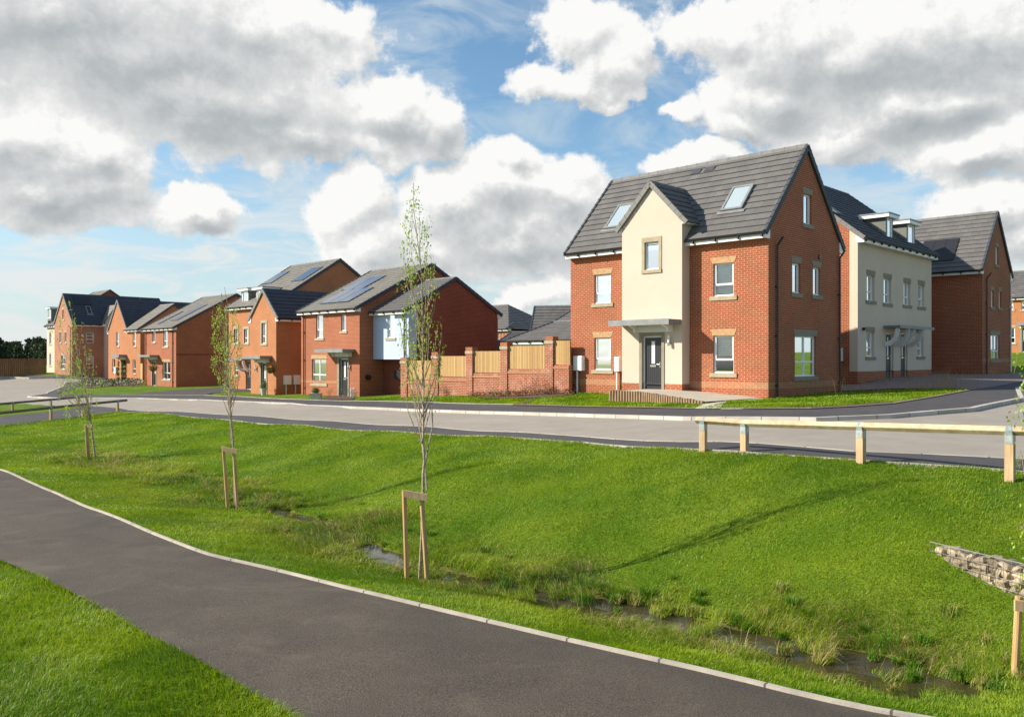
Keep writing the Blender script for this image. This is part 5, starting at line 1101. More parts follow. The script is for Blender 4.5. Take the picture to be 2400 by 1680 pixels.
strap_rail('sunlit pale timber knee rail on four posts at the top of the grass bank', [(1648, 1054.5, 985), (1745, 1057.5, 991.5), (2018, 1084, 999), (2367, 1128, 1009), (2900, 1186, 1024)], (.13, .3), 'wood_rail_top', 'timber knee rails', .105)
strap_rail('dark timber knee rail in front of the footpath, its end near the road bend', [(-60, 1002, 974), (119, 984, 955.5), (194, 974, 948), (275.5, 964, 940)], (1.5, .55), 'wood_grey_dark', 'timber knee rails')
strap_rail('dark timber knee rail behind the footpath, partly hidden by the leaning tree', [(-60, 970, 951.5), (29, 962, 944.3), (119, 953.5, 936.5), (184, 946.5, 931)], (1.5, .55), 'wood_grey_dark', 'timber knee rails')

# ------------------------------------------------------------------ staked trees
def stake(label, D, tops, bots, bar, group='tree stakes'):
    o0 = at(bots[0][0], bots[0][1], D); e = empty('tree_stake', o0, 0, label=label, cat='tree stake', group=group)
    for k, (t, b) in enumerate(zip(tops, bots)):
        Dk = D - .05 * k; mb = MB(); p, q = at(*b, Dk) - o0, at(*t, Dk) - o0; p = p + (p - q) * .12; mb.tube(p, q, .033, .031, n=12); mb.build('post', 'wood_stake', e, smooth=False)
    if bar:
        a, b = at(bar[0], bar[1], D - .06) - o0, at(bar[2], bar[3], D - .10) - o0; d = (b - a); u = V(0, 0, 1); mb = MB(); s_ = d.cross(u).normalized()
        mb.obox(a - u * .045 - s_ * .02, d, u * .09, s_ * .035); mb.build('crossbar', 'wood_pale', e)
    return e
def leaf_add(vs, fs, p, l, w_, rnd, droop=True):
    d = V(rnd.gauss(0, .45), rnd.gauss(0, .45), -1 if droop else rnd.uniform(-.6, .8)).normalized(); s_ = d.cross(V(rnd.gauss(0, 1), rnd.gauss(0, 1), rnd.gauss(0, .3))).normalized()
    i = len(vs); m_ = p + d * l * .45; vs += [tuple(p), tuple(m_ + s_ * w_ * .5), tuple(p + d * l), tuple(m_ - s_ * w_ * .5)]; fs.append((i, i + 1, i + 2, i + 3))
def leaf_mesh(name, vs, fs, mt, parent):
    me = bpy.data.meshes.new(name); me.from_pydata(vs, [], fs); me.materials.append(MATS[mt]); me.update(); o = bpy.data.objects.new(name, me); COL.objects.link(o); o.parent = parent; return o
def birch(label, D, trunk, env, nb, leaves, lsize, r0, seed, extra=(), second=None, strand=.34):
    rnd = random.Random(seed); o0 = at(*trunk[0], D); e = empty('birch_tree', o0, 0, label=label, cat='tree', group='young staked birch trees')
    T = [at(x, y, D) - o0 for x, y in trunk]; n = len(T); tot = T[-1].z; T[0] = T[0] - V(0, 0, .1)
    rs = [max(.004, r0 * (1 - t.z / tot * .93)) for t in T]; mb = MB(); mb.path(T, rs, 8)
    if second: S = [at(x, y, D + .06) - o0 for x, y in second]; mb.path(S, [r0 * .62 * (1 - i / len(S) * .6) for i in range(len(S))], 6)
    mb.build('trunk', 'bark', e)
    def tp(z):
        for p, q in zip(T[:-1], T[1:]):
            if p.z <= z <= q.z: return p.lerp(q, (z - p.z) / max(1e-6, q.z - p.z))
        return T[-1]
    px2 = lambda py: (CY - py) / F * D - o0.z
    bm_ = MB(); vs, fs = [], []; zs = [px2(q[0]) for q in env]
    def envx(z):
        for i in range(len(env) - 1):
            z1_, z0_ = zs[i], zs[i + 1]
            if z0_ <= z <= z1_:
                t = (z - z0_) / (z1_ - z0_); return [((env[i + 1][k] * (1 - t) + env[i][k] * t) - CX) / F * D - o0.x for k in (1, 2)]
        return None
    wts = [q[3] if len(q) > 3 else 1 for q in env]
    zb_, zt_ = zs[-1], zs[0]; tips = []
    for k in range(nb):
        i = rnd.choices(range(len(env) - 1), [abs(zs[j] - zs[j + 1]) * wts[j] * (env[j][2] - env[j][1] + env[j + 1][2] - env[j + 1][1]) for j in range(len(env) - 1)])[0]
        z = rnd.uniform(zs[i + 1], zs[i]); xr = envx(z)
        if not xr: continue
        c = (xr[0] + xr[1]) / 2; hw = (xr[1] - xr[0]) / 2; r_ = math.sqrt(rnd.random()); an = rnd.uniform(0, 6.283)
        tgt = V(c + hw * r_ * math.cos(an), hw * r_ * math.sin(an), z); rad = abs(tgt.x - tp(z).x) + abs(tgt.y)
        zs_ = max(px2(trunk[2][1]) * .0 + extra[0] if extra else .2, z - .25 - rad * rnd.uniform(1.6, 2.6)); zs_ = min(zs_, z - .1); s_ = tp(max(zs_, 0.3))
        mid = s_.lerp(tgt, .55) + V((tgt.x - s_.x) * .22, (tgt.y - s_.y) * .22, -.03); q1 = s_.lerp(mid, .5) + V(rnd.gauss(0, .01), rnd.gauss(0, .01), 0); q2 = mid.lerp(tgt, .55) + V(0, 0, .03)
        if k % 4 == 0: rr = .0048 + .006 * (1 - s_.z / tot); bm_.path([s_, q1, mid, q2, tgt], [rr, rr * .8, rr * .6, rr * .4, rr * .2], 5)
        ln = rnd.uniform(.4, 1.1) * strand; end = tgt + V(rnd.gauss(0, .03), rnd.gauss(0, .03), -ln)
        if k % 2 == 0: bm_.tube(tgt, end, .0016, .001, 4)
        tips.append((q2, tgt, end))
    for k in range(leaves):
        q2, tgt, end = rnd.choice(tips); t = rnd.random()
        p = tgt.lerp(end, t) if rnd.random() < .72 else q2.lerp(tgt, t)
        p = p + V(rnd.gauss(0, .018), rnd.gauss(0, .018), rnd.gauss(0, .02)); leaf_add(vs, fs, p, lsize * rnd.uniform(.7, 1.2), lsize * rnd.uniform(.4, .6), rnd)
    bm_.build('branches', 'twig', e); leaf_mesh('foliage', vs, fs, 'leaf', e)
    return e
birch('slender young birch in sparse spring leaf, tallest and nearest, before the blue room', 11.4,
      [(984, 1347), (989, 1253), (991.6, 1154), (991.6, 1110), (994.7, 1079), (991.6, 1035), (992.5, 942), (991.6, 900), (990, 742), (988.5, 649), (982, 593), (970, 493), (969, 429)],
      [(432, 966, 974, .8), (470, 952, 994, 1.0), (520, 936, 1014, 1.1), (580, 934, 1022, 1.1), (640, 932, 1024, 1.0), (720, 932, 1036, 1.0), (800, 932, 1044, 1.1), (860, 934, 1042, .8), (900, 938, 1036, .45), (960, 952, 1026, .25), (990, 968, 1018, .1)], 170, 1700, .036, .024, 3, extra=(.95,), second=[(1001, 1148), (996, 1090), (1005, 1040), (1014, 1000), (1012, 950)], strand=.30)
birch('young birch with a dense narrow left side, leaning slightly, before the dark side wall', 17.3,
      [(552, 1180), (549, 1100), (546.9, 1046), (544, 1010), (540.8, 982), (537.4, 925), (533.4, 888), (532.4, 794), (532.4, 710), (526, 673)],
      [(676, 518, 534, .5), (700, 500, 552, .7), (740, 494, 562, 1.1), (800, 495, 572, 1.2), (850, 498, 572, 1.3), (890, 508, 560, .8), (905, 520, 545, .2)], 140, 1900, .035, .028, 5, extra=(1.5,), second=[(543, 1040), (539, 985), (534, 925), (532, 880)], strand=.34)
birch('thin birch leaning left with wide loose foliage, farthest of the staked trees', 25.5,
      [(224.6, 1080), (219, 1040), (213.7, 997), (202.7, 926), (194.5, 893), (185, 849), (174, 783), (168, 730), (160, 705)],
      [(703, 142, 166, .25), (735, 138, 184, .6), (765, 130, 196, .9), (820, 130, 212, .9), (870, 134, 232, 1.1), (905, 132, 236, .7), (960, 150, 232, .55), (985, 160, 225, .2)], 150, 1700, .046, .034, 9, extra=(1.2,), strand=.5)
birch('birch mostly outside the right edge, only a few leafy twigs in view', 7.0,
      [(2478, 1655), (2476, 1500), (2474, 1300), (2472, 1100), (2474, 900), (2470, 600), (2468, 420)],
      [(430, 2450, 2490, .6), (600, 2420, 2525, 1), (800, 2392, 2560, 1), (1000, 2374, 2565, 1.0), (1150, 2378, 2560, .9), (1300, 2386, 2550, .6), (1350, 2400, 2530, .2)], 150, 1300, .036, .024, 12, extra=(1.0,), strand=.22)
stake('tall pair of timber stakes with a pale crossbar beside the water, nearest birch', 11.35, [(947.4, 1149), (987.5, 1154)], [(953, 1333), (1001, 1354)], (948, 1156, 1002, 1166))
stake('middle pair of timber stakes with a pale crossbar on the grass', 17.2, [(523.3, 1046), (547.5, 1050)], [(532.5, 1177), (556.5, 1186)], (521.5, 1052, 556, 1058))
stake('farthest pair of tree stakes, thin and close together, with a dark tie', 25.4, [(203, 993), (201, 995)], [(210, 1083), (205.5, 1078)], (203, 998, 216, 998.5))
stake('round timber stake with a crossbar end at the right edge of the bank', 7.3, [(2388, 1396), (2440, 1400)], [(2375.4, 1652), (2434, 1668)], (2378, 1418, 2440, 1424))

# ------------------------------------------------------------------ retaining cage of stones
ga, gb_ = V(4.80, 9.55, 0), V(5.65, 6.5, 0); gd = (gb_ - ga).normalized(); gn = V(gd.y, -gd.x, 0) if V(gd.y, -gd.x, 0).x < 0 else V(-gd.y, gd.x, 0); Lg = (gb_ - ga).length
ztop = lambda t: -2.07 + .10 * t / Lg
e = empty('gabion', (ga.x, ga.y, -2.1), 0, label='wire cage retaining wall filled with buff stones, set into the grass slope', cat='gabion')
mb = MB(); rnd = random.Random(4); row = 0; z = 0
while z < 1.0:
    hgt = rnd.uniform(.06, .10); t = .03 + rnd.uniform(0, .1)
    while t < Lg:
        wdt = rnd.uniform(.07, .20); c = ga + gd * (t + wdt / 2) + V(0, 0, ztop(t) - z - hgt / 2 - .035 + rnd.uniform(-.012, .012)) - gn * rnd.uniform(.02, .05) - V(ga.x, ga.y, -2.1)
        i0 = len(mb.v); k = len(mb.f); mb.ball((0, 0, 0), 1, jit=.26, nu=6, nv=4)
        ang = rnd.uniform(-.6, .6); ca_, sa_ = math.cos(ang), math.sin(ang); jj = {}
        for i in range(i0, len(mb.v)):
            p = V(mb.v[i]); p = V(*[math.copysign(abs(x) ** .72, x) for x in p]); x = p.x * wdt * .62; y_ = p.y * .11; zz = p.z * hgt * .70; q = gd * (x * ca_ - zz * sa_) + gn * y_ + V(0, 0, x * sa_ + zz * ca_); mb.v[i] = tuple(q + c)
        t += wdt * .95
    z += hgt * .92
st_ = mb.build('stone_fill', 'stone_rubble', e, weld=True); st_['kind'] = 'stuff'
mb = MB(); off = V(ga.x, ga.y, -2.1); P0 = ga - gn * .12 - off; mb.obox(P0 + V(0, 0, ztop(0) - 1.0), gd * Lg, -gn * .35, V(0, 0, .90)); mb.build('stone_backing', 'mulch', e)
mb = MB(); t = 0
while t < Lg: p = ga + gd * t + gn * .095 - off; mb.tube(p + V(0, 0, ztop(t) + .015), p + V(0, 0, ztop(t) - 1), .0028, n=4); t += .10
z = 0
while z < 1.0: mb.tube(ga + gn * .098 + V(0, 0, ztop(0) + .015 - z) - off, gb_ + gn * .098 + V(0, 0, ztop(Lg) + .015 - z) - off, .0028 if z else .006, n=4); z += .10
mb.build('wire_mesh', 'wire', e)

# ------------------------------------------------------------------ log edged ramp to the front door
ED = [at(1431, 915.3, 30.2), at(1470, 916.5, 29.6), at(1507, 919, 29.0), at(1564, 928, 27.9), at(1617, 936, 26.9), at(1653, 941.3, 26.4)]
ey = H1.ey; o0 = ED[0]
mb = MB()
for a, b in zip(ED[:-1], ED[1:]): mb.face([a, b, b + ey * 5.5, a + ey * 5.5])
o = mb.build('path', 'slab'); tag(o, kind='structure')
e = empty('log_edging', (o0.x, o0.y, h1(o0.x, o0.y)), 0, label='low palisade of upright weathered logs holding the ramp to the door', cat='edging'); eo = V(e.location)
mb = MB(); L_ = resamp([(p.x, p.y, p.z) for p in [ED[0] + ey * 1.6] + ED], .11)
L3 = []
for a, b in zip(([ED[0] + ey * 1.6] + ED)[:-1], ED):
    k = max(1, int((b - a).length / .115))
    for i in range(k): L3.append(a.lerp(b, i / k))
for i, p in enumerate(L3):
    top = p.z + .015 + random.uniform(-.012, .012); mb.tube(V(p.x, p.y, -1.9) - eo, V(p.x, p.y, top) - eo, .058, .056, n=7)
mb.build('logs', 'wood_log', e)

# ------------------------------------------------------------------ far fence, wood beyond
fa, fb_ = G(-420, 906), G(106, 874); e = empty('board_fence', (fa[0], fa[1], h1(*fa)), 0, label='long dark brown close board fence below the distant wood', cat='fence'); eo = V(e.location)
mb = MB(); n_ = int(math.dist(fa, fb_) / .16); pb = MB(); bd = V(fb_[0] - fa[0], fb_[1] - fa[1], 0).normalized(); pn = V(bd.y, -bd.x, 0)
for i in range(n_):
    t = i / n_; x, y = fa[0] + (fb_[0] - fa[0]) * t, fa[1] + (fb_[1] - fa[1]) * t; zb_ = h1(x, y) - .2; zt_ = .03 + random.uniform(-.02, .02) - .35 * max(0, .4 - t)
    mb.obox(V(x, y, zb_) - eo + pn * (.02 * (i % 2)), bd * .15, pn * .02, V(0, 0, zt_ - zb_))
    if i % 18 == 0: pb.obox(V(x, y, zb_) - eo + pn * .05, bd * .1, pn * .1, V(0, 0, zt_ - zb_ + .04))
mb.build('boards', 'wood_fence', e); pb.build('fence_posts', 'wood_fence', e)
def clump(vs, fs, c, r, n, ls, rnd, sq=(1, 1, 1)):
    for _ in range(n):
        d = V(rnd.gauss(0, 1), rnd.gauss(0, 1), rnd.gauss(0, 1)).normalized() * r * rnd.random() ** .4; p = c + V(d.x * sq[0], d.y * sq[1], d.z * sq[2]); leaf_add(vs, fs, p, ls * rnd.uniform(.6, 1.3), ls * rnd.uniform(.5, .9), rnd, False)
vs, fs = [], []; rnd = random.Random(21); tmb = MB()
for i in range(84):
    px = rnd.uniform(-190, 130); D = rnd.uniform(215, 262); x = (px - CX) / F * D; g0 = h1(x, D); top = (CY - (797 + rnd.uniform(-2, 18) + 6 * math.sin(px * .06))) / F * D; hh = top - g0
    kind = rnd.random() < .4
    tmb.tube((x, D, g0 - 1), (x, D, g0 + hh * .7), .22, .1, 5)
    nb_ = rnd.randint(7, 11)
    for k in range(nb_):
        t = k / (nb_ - 1); zz = g0 + hh * (.25 + .72 * t); r_ = hh * (.30 * (1 - t * .85) if kind else .24 * (1 - abs(t - .45) * 1.0)) + .3
        clump(vs, fs, V(x + rnd.gauss(0, r_ * .35), D + rnd.gauss(0, r_ * .3), zz), r_, 90, .62, rnd, (1.1, 1, .6))
me = bpy.data.meshes.new('distant_wood'); o = leaf_mesh('distant_wood', vs, fs, 'forest', None); tag(o, 'dark mixed wood of conifers and broadleaf trees beyond the board fence', 'wood', kind='stuff')
tr_ = tmb.build('trunks', 'forest_trunk', o)

# ------------------------------------------------------------------ shrubs, pots, baskets
def shrub(px, py, size, label, mt='shrub_leaf', n=90, ls=.045, D=None, group='small shrubs in the planting beds', tall=1.0):
    x, y = G(px, py); z = h1(x, y); rnd = random.Random(int(px * 7 + py)); e = empty('shrub', (x, y, z), 0, label=label, cat='shrub', group=group); mb = MB(); vs, fs = [], []
    for i in range(7):
        t = V(rnd.gauss(0, size * .3), rnd.gauss(0, size * .3), size * tall * rnd.uniform(.6, 1.1)); mb.tube((0, 0, -.03), t * .6 + V(0, 0, .02), .006, .004, 4); mb.tube(t * .6 + V(0, 0, .02), t, .004, .002, 4)
        for _ in range(n // 7): leaf_add(vs, fs, t * rnd.uniform(.35, 1.05) + V(rnd.gauss(0, size * .09), rnd.gauss(0, size * .09), rnd.gauss(0, size * .07)), ls * rnd.uniform(.7, 1.3), ls * .6, rnd, False)
    mb.build('stems', 'twig', e); leaf_mesh('foliage', vs, fs, mt, e)
for px, py, sz, ml, lb in ((1024, 931, .5, 'shrub_leaf', 'leafy green shrub at the foot of the wall below the first brick pillar'), (1043, 929, .55, 'shrub_leaf', 'round leafy shrub against the garden wall below the second timber panel'), (966, 934, .4, 'shrub_leaf', 'small shrub at the left end of the garden wall'),
    (1150, 930.5, .42, 'shrub_leaf', 'low bushy shrub in the wall bed below the third timber panel'), (1168, 931, .42, 'shrub_leaf', 'low bushy green shrub in the bed left of the middle pillar'), (1188, 931, .40, 'leaf_dark', 'low dark shrub in the bed right under the middle pillar'), (1212, 930, .35, 'shrub_rust', 'rust leaved shrub in the wall bed below the widest timber panel'),
    (1231, 928, .75, 'shrub_rust', 'tall thin stemmed shrub before the widest panel, left one of four'), (1248, 927, .60, 'shrub_rust', 'thin reddish shrub, second of the four before the widest panel'), (1266, 926, .95, 'shrub_rust', 'tallest thin shrub before the garden wall'), (1277, 926, .9, 'shrub_rust', 'tall thin shrub just right of the tallest one'), (1321, 922, .6, 'shrub_rust', 'single thin shrub at the right end of the wall bed'), (1293, 924, .4, 'shrub_rust', 'very small reddish shrub near the right pillar foot'),
    (770, 930, .55, 'shrub_leaf', 'leafy plant in the bed left of the grey front door'), (797, 932.5, .5, 'shrub_leaf', 'dark leafy plant directly before the grey front door step'), (809, 930, .55, 'leaf_dark', 'dark leafy plant in the bed right of the door step'), (832, 933, .5, 'leaf_dark', 'plant beside the white pipes at the corner of the house')):
    shrub(px, py, sz, lb, ml)
vs, fs = [], []; rnd = random.Random(5)   # rough growth in the beds, not countable
for k in range(420):
    px = rnd.uniform(1100, 1345); x, y = G(px, 931 - (px - 1100) * .035 + rnd.uniform(-1, 3)); z = h1(x, y)
    for _ in range(6): leaf_add(vs, fs, V(x + rnd.gauss(0, .06), y + rnd.gauss(0, .06), z + rnd.uniform(.02, .22)), .05, .035, rnd, False)
o = leaf_mesh('bed_planting', vs, fs, 'shrub_rust', None); tag(o, 'low brown and rusty ground cover along the foot of the garden wall', 'ground cover', kind='stuff')
vs, fs = [], []
for k in range(170):
    px = rnd.uniform(196, 330); x, y = G(px, 907 - (px - 196) * .03 + rnd.uniform(-6, 2)); z = h1(x, y)
    for _ in range(6): leaf_add(vs, fs, V(x + rnd.gauss(0, .15), y + rnd.gauss(0, .15), z + rnd.uniform(.02, .40)), .12, .09, rnd, False)
o = leaf_mesh('flower_bed', vs, fs, 'petal_pale', None); tag(o, 'long bed of pale flowers and leaves before the steep gabled house', 'flower bed', kind='stuff')
vs, fs = [], []
for k in range(500):
    px = rnd.uniform(192, 330); x, y = G(px, 905 - (px - 196) * .03 + rnd.uniform(-8, 2)); z = h1(x, y)
    for _ in range(6): leaf_add(vs, fs, V(x + rnd.gauss(0, .15), y + rnd.gauss(0, .15), z + rnd.uniform(.02, .36)), .13, .09, rnd, False)
o = leaf_mesh('bed_planting', vs, fs, 'shrub_leaf', None); tag(o, 'green leaves growing among the pale flowers in the far bed', 'ground cover', kind='stuff')
def basket(px, py, D, r_, label, fl):
    c = at(px, py, D); e = empty('hanging_basket', c, 0, label=label, cat='hanging basket', group='hanging baskets'); mb = MB(); rnd = random.Random(int(px))
    rings = [(r_ * math.cos(a), -r_ * math.sin(a)) for a in [math.pi / 2 * i / 5 for i in range(6)]]
    for (r0, z0), (r1_, z1) in zip(rings[:-1], rings[1:]):
        for i in range(12): a, b = 6.283 * i / 12, 6.283 * (i + 1) / 12; mb.face([(r0 * math.cos(a), r0 * math.sin(a), z0), (r0 * math.cos(b), r0 * math.sin(b), z0), (r1_ * math.cos(b), r1_ * math.sin(b), z1), (r1_ * math.cos(a), r1_ * math.sin(a), z1)])
    mb.build('basket', 'wicker', e); mb = MB()
    for i in range(3): a = 2.1 * i; mb.tube((r_ * math.cos(a), r_ * math.sin(a), 0), (0, 0, r_ * 2.2), .006, n=4)
    mb.tube((0, 0, r_ * 2.2), (.25, .28, r_ * 2.2), .012, n=5); mb.build('chain', 'black_plastic', e)
    vs, fs = [], []; clump(vs, fs, V(0, 0, .03), r_ * 1.25, 260, .09, rnd, (1, 1, .6)); leaf_mesh('foliage', vs, fs, 'leaf_dark', e); vs, fs = [], []; clump(vs, fs, V(0, 0, .08), r_ * 1.3, 170, .08, rnd, (1, 1, .6)); leaf_mesh('flowers', vs, fs, fl, e)
basket(633.5, 866, 54.6, .26, 'hanging basket of yellow and orange flowers on the steep gabled wall', 'petal_orange'); basket(359, 862, 74.6, .34, 'hanging basket of orange flowers before the narrow dark door', 'petal_orange')
def topiary(px, label, D=90.5):
    c = at(px, 893, D); e = empty('topiary', c, 0, label=label, cat='topiary', group='potted topiaries by the door'); mb = MB(); mb.tube((0, 0, 0), (0, 0, .42), .2, .27, 10); mb.build('pot', 'dark_verge', e); mb = MB(); mb.tube((0, 0, .4), (0, 0, 1.4), .03, n=6); mb.build('stem', 'twig', e); rnd = random.Random(int(px)); vs, fs = [], []
    for z, r_ in ((.75, .27), (1.35, .25)): clump(vs, fs, V(0, 0, z), r_, 260, .09, rnd)
    for z in (1.75, 2.0): clump(vs, fs, V(0, 0, z), .2, 160, .09, rnd)
    leaf_mesh('foliage', vs, fs, 'topiary_leaf', e)
topiary(279.5, 'two ball topiary in a dark pot left of the far door', 90); topiary(289, 'two ball topiary in a dark pot right of the far door', 88.6)
def potted(px, py, D, rw, hh, label, mt='pot_stone', plant=.3, trough=False):
    c = at(px, py, D); e = empty('planter', c, 0, label=label, cat='planter', group='planters by the front doors'); mb = MB()
    if trough: mb.obox((-.3, -.18, -.1), (.6, 0, 0), (0, .36, 0), (0, 0, hh + .1)); mb.obox((-.34, -.22, hh), (.68, 0, 0), (0, .44, 0), (0, 0, .05))
    else: mb.tube((0, 0, -.05), (0, 0, hh), rw * .7, rw, 12); mb.tube((0, 0, hh), (0, 0, hh + .05), rw * 1.1, rw * 1.1, 12)
    mb.build('pot', mt, e); vs, fs = [], []; rnd = random.Random(int(px)); clump(vs, fs, V(0, 0, hh + plant * .8), plant, 420, .07, rnd); leaf_mesh('foliage', vs, fs, 'leaf_dark', e)
potted(618, 924.5, 54.4, .2, .34, 'pale round pot with a bushy dark plant before the basket house door', plant=.27); potted(740, 934.5, 46.6, .3, .26, 'stone trough with a small plant at the edge of the pavement', trough=True, plant=.2)
for k, px in enumerate((822, 827)):
    c = at(px, 931.5, 47.0); mb = MB(); mb.path([V(0, 0, -.1), V(0, 0, .45), V(.08, 0, .52), V(.16, 0, .45), V(.17, 0, .2)] if k else [V(0, 0, -.1), V(0, 0, .52)], [.03] * (5 if k else 2), 7); o = mb.build('service_pipe', 'upvc'); o.location = c; tag(o, ('bent' if k else 'straight') + ' white plastic pipe rising from the bed by the house corner', 'pipe', 'white service pipes')
# gate panel in the gap between the two left houses
c0_, c1_ = at(329, 893, 84), at(338, 893.5, 82.6); e = empty('fence_panel', c0_, 0, label='pale timber fence panel filling the gap between two orange houses', cat='fence'); mb = MB(); d = (c1_ - c0_).normalized()
for i in range(8): mb.obox(d * i * .12 + V(0, 0, -.2), d * .11, V(0, .03, 0), V(0, 0, 1.95))
mb.build('boards', 'fence_boards', e); mb = MB(); mb.obox(V(0, .04, .4), d * .96, V(0, .05, 0), V(0, 0, .08)); mb.build('cross_rail', 'wood_pale', e)

# ------------------------------------------------------------------ grass
def mesh_tris(name, co, tris, tint, mt, label):
    me = bpy.data.meshes.new(name); me.vertices.add(len(co)); me.vertices.foreach_set('co', co.astype(np.float32).ravel()); me.loops.add(tris.size); me.loops.foreach_set('vertex_index', tris.astype(np.int32).ravel())
    me.polygons.add(len(tris)); me.polygons.foreach_set('loop_start', np.arange(0, tris.size, 3, dtype=np.int32))
    at_ = me.attributes.new('tint', 'FLOAT_COLOR', 'POINT'); at_.data.foreach_set('color', tint.astype(np.float32).ravel())
    me.materials.append(MATS[mt]); me.update(calc_edges=True); o = bpy.data.objects.new(name, me); COL.objects.link(o); return tag(o, label, 'grass', kind='stuff')
def zground(X, Y):
    return H(X, Y) + ((fbm(X, Y, .9, 4, 3) - .5) * .05 + (fbm(X, Y, 3.0, 3, 9) - .5) * .16 * wildness(X, Y))
def blades(name, label, n, region, dmin, dmax, hgt, wid, dens_pow=1.0, wild=False, lean=.5, seed=1):
    rg = np.random.default_rng(seed); Ds = []; need = n; X = np.empty(0); Y = np.empty(0)
    while len(X) < n:
        m_ = n * 2; u = rg.random(m_); k = 2 - dens_pow   # pdf over distance ~ D^(1-pow)
        D = (dmin ** k + u * (dmax ** k - dmin ** k)) ** (1 / k); th = rg.uniform(-.66, .66, m_); x = D * np.sin(th); y = D * np.cos(th); ok = region(x, y); 
        if ok.sum() == 0: break
        X = np.concatenate([X, x[ok]]); Y = np.concatenate([Y, y[ok]])
    X = X[:n]; Y = Y[:n]; n = len(X); D = np.hypot(X, Y); Wd = wildness(X, Y); Z = zground(X, Y) - .01
    cl_ = fbm(X, Y, 1.1, 4, 31); fine = fbm(X, Y, 7.0, 2, 77)
    hh = hgt * (.55 + .9 * rg.random(n)) * (.7 + .7 * fine); 
    if wild: hh = hh * (.35 + 1.1 * Wd) 
    wd = np.maximum(wid, wid * D / 9.0) * (.7 + .6 * rg.random(n))
    ang = rg.uniform(0, 2 * np.pi, n) * .5 + fbm(X, Y, .8, 2, 50) * 7; ln = lean * (.3 + rg.random(n) * .9) * (1 + (Wd * .8 if wild else 0)); dx, dy = np.cos(ang) * ln, np.sin(ang) * ln
    fa_ = rg.uniform(0, np.pi, n); sx_, sy_ = np.cos(fa_) * wd / 2, np.sin(fa_) * wd / 2
    base = np.stack([X, Y, Z], 1); s3 = np.stack([sx_, sy_, np.zeros(n)], 1); mid = base + np.stack([dx * hh * .35, dy * hh * .35, hh * .6], 1); tip = base + np.stack([dx * hh, dy * hh, hh * np.clip(1 - ln * .35, .35, 1)], 1)
    co = np.stack([base - s3, base + s3, mid - s3 * .75, mid + s3 * .75, tip], 1).reshape(-1, 3); b0 = np.arange(n) * 5
    tris = np.stack([np.stack([b0, b0 + 1, b0 + 3], 1), np.stack([b0, b0 + 3, b0 + 2], 1), np.stack([b0 + 2, b0 + 3, b0 + 4], 1)], 1).reshape(-1, 3)
    g0 = np.array([.098, .198, .006]); g1_ = np.array([.245, .335, .013]); yl = np.array([.34, .31, .04]); st = np.array([.46, .36, .17]); cl_ = cl_ * .55 + fbm(X * .35 + Y * .2, Y * 1.0 - X * .2, .9, 3, 41) * .45; t = np.clip((cl_ - .36) / .27 + rg.normal(0, .22, n), 0, 1)[:, None]
    col = g0 * (1 - t) + g1_ * t; dk_ = dist_line(X, Y, kerb_line); dr_ = (np.clip(1 - np.abs(dk_ - 1.5) / 1.2, 0, 1) * np.clip((fbm(X, Y, .7, 3, 90) - .25) * 2.2, 0, 1) * np.clip((2.5 - X) / 3.0, .15, 1) * (Y > 5.5) * .6 * rg.random(n))[:, None]; col = col * (1 - dr_) + np.array([.30, .27, .065]) * dr_; k = (rg.random(n) < .05)[:, None]; col = np.where(k, yl, col)
    if wild: k = (rg.random(n) < .05 + .36 * Wd * np.clip((fbm(X, Y, 1.9, 3, 61) - .35) * 4, 0, 1.6))[:, None]; col = np.where(k, st * (.6 + .6 * rg.random(n))[:, None], col)
    col = col * (.8 + .4 * rg.random(n))[:, None]; tint = np.concatenate([col, np.ones((n, 1))], 1).repeat(5, 0)
    return mesh_tris(name, co, tris, tint, 'grass_blade', label)
foreg = path_near + [(-1, -3), (-26, -3), (-30, 22)]
bank = kerb_line + [(20, 4), (13, 7.8)] + vergeN[::-1][2:] + GL([(194, 975), (117, 984), (0, 996.6)]) + [(-34, 38), (-30, 28)]
_k2 = [(p[0], p[1]) for p in kerb_line]
def in_fore(x, y): return inpoly(x, y, foreg)
def in_bank(x, y): return inpoly(x, y, bank) & (dist_line(x, y, _k2) > .05)
gab_poly = [(ga.x + gn.x * .1, ga.y + gn.y * .1), (gb_.x + gn.x * .1, gb_.y + gn.y * .1), (gb_.x - gn.x * .12, gb_.y - gn.y * .12), (ga.x - gn.x * .12, ga.y - gn.y * .12)]
def in_bank2(x, y): return in_bank(x, y) & ~inpoly(x, y, gab_poly) & ~(inpoly(x, y, wring) & (fbm(x, y, 1.6, 3, 88) < np.where(x < .3, .50, .66)))
def in_wild(x, y): return in_bank2(x, y) & (RNG.random(x.shape) < wildness(x, y) * 1.5)
blades('grass', 'mown lawn grass in the near left corner below the path', 130000, in_fore, 4.6, 18, .065, .0042, 1.9, seed=2, lean=.9)
blades('grass', 'short green grass covering the bank between path and road', 520000, in_bank2, 5.5, 50, .042, .0042, 1.45, seed=3, lean=.7)
blades('grass', 'rough straw coloured grass along the wet ditch bottom', 60000, in_wild, 6, 30, .11, .0044, 1.4, wild=True, seed=4, lean=.9)
far_g = [GL([(1640, 960), (1700, 945), (1712, 938), (1800, 936), (1968, 919), (2226, 911), (2277, 915), (2226, 924), (2096, 945), (1900, 957)]), GL([(1120, 935), (1240, 935), (1350, 927), (1356, 922), (1431, 918), (1431, 941), (1640, 946), (1650, 941), (1670, 942), (1636, 957), (1400, 952), (1140, 947), (842, 939.8), (842, 934), (950, 929), (1120, 929)])]
def in_far(x, y): return inpoly(x, y, far_g[0]) | inpoly(x, y, far_g[1])
blades('grass', 'front lawns before the houses across the road', 60000, in_far, 20, 50, .06, .006, 1.0, seed=6, lean=.6)
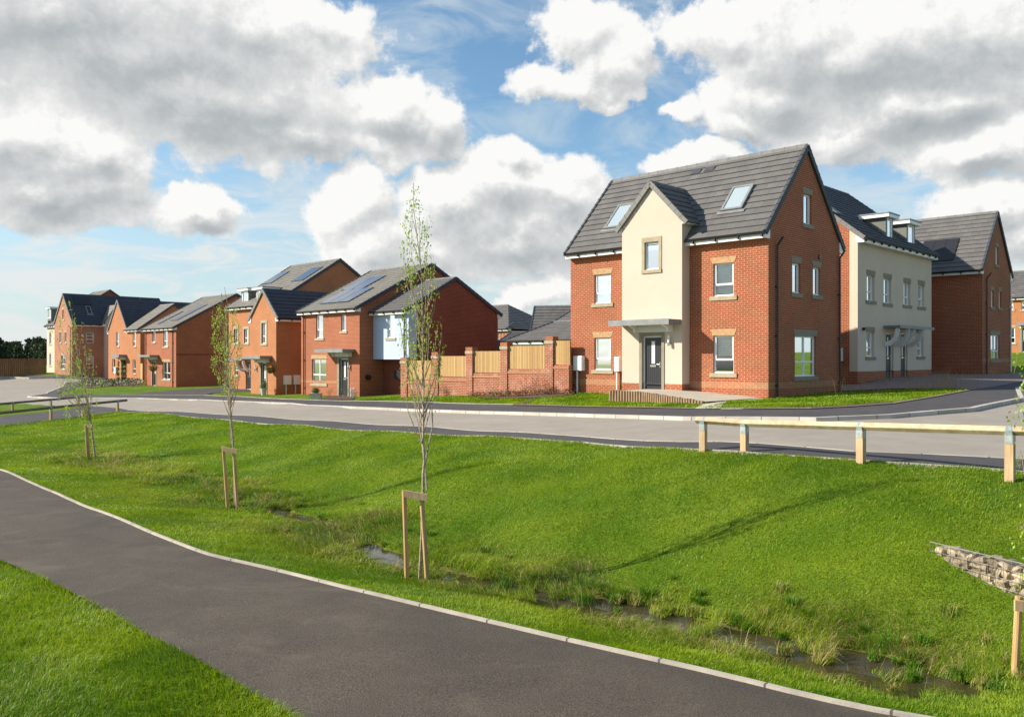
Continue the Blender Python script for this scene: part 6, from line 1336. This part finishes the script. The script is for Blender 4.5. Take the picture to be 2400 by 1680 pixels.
# tussocks and long dry stalks
rnd = random.Random(8); co, tr, ti = [], [], []
def stalk(x, y, z, hh, w_, lean, col):
    a = rnd.uniform(0, 6.28); d = V(math.cos(a), math.sin(a), 0); s_ = V(-d.y, d.x, 0) * w_ / 2; i = len(co); b = V(x, y, z); m_ = b + d * lean * hh * .35 + V(0, 0, hh * .6); t = b + d * lean * hh + V(0, 0, hh * (1 - .25 * lean))
    for p in (b - s_, b + s_, m_ - s_ * .8, m_ + s_ * .8, t): co.append(tuple(p)); ti.append((*col, 1))
    tr.extend([(i, i + 1, i + 3), (i, i + 3, i + 2), (i + 2, i + 3, i + 4)])
for k in range(120):
    t = rnd.random() ** .8; i = int((4 + t * (len(swale) - 5.01))); p, q = swale[i], swale[min(i + 1, len(swale) - 1)]; f_ = rnd.random(); x = p[0] + (q[0] - p[0]) * f_ + rnd.gauss(.40, .32); y = p[1] + (q[1] - p[1]) * f_ + rnd.gauss(.45, .32)
    if float(dist_line(np.array([x]), np.array([y]), kerb_line)[0]) < 1.1 or inpoly(np.array([x]), np.array([y]), gab_poly)[0]: continue
    z = h1(x, y); dry = rnd.random() < .3; s_ = rnd.uniform(.06, .14)
    for _ in range(rnd.randint(60, 150)):
        c = (rnd.uniform(.28, .42), rnd.uniform(.26, .36), rnd.uniform(.07, .13)) if (dry and rnd.random() < .7) else (rnd.uniform(.06, .14), rnd.uniform(.15, .26), rnd.uniform(.005, .02)); stalk(x + rnd.gauss(0, s_ * .35), y + rnd.gauss(0, s_ * .35), z - .02, s_ * rnd.uniform(.6, 1.4), .007, rnd.uniform(.2, 1.1), c)
for k in range(45):
    px = rnd.uniform(1150, 2350); p = G(px, 1385 + (px - 1150) * .21 + rnd.uniform(-10, 30)); stalk(p[0], p[1], h1(*p), rnd.uniform(.12, .32), .005, rnd.uniform(.3, 1), (.5, .42, .22))
o = mesh_tris('tussock_grass', np.array(co), np.array(tr), np.array(ti), 'grass_blade', 'tufts of long green and dry grass beside the ditch water'); o['category'] = 'grass'
co, tr, ti = [], [], []
for k in range(260):
    px = rnd.choice([rnd.uniform(1850, 2290), rnd.gauss(2215, 40)]); py = 930 - max(0, px - 1950) * .055 + rnd.uniform(-6, 0); p = G(px, py); stalk(p[0], p[1], h1(*p), rnd.uniform(.3, 1.0), .012, rnd.uniform(.1, .5), (.34, .22, .12))
o = mesh_tris('dry_stalks', np.array(co), np.array(tr), np.array(ti), 'grass_blade', 'thin dry grass stalks standing along the lawn beside the block paved drive')
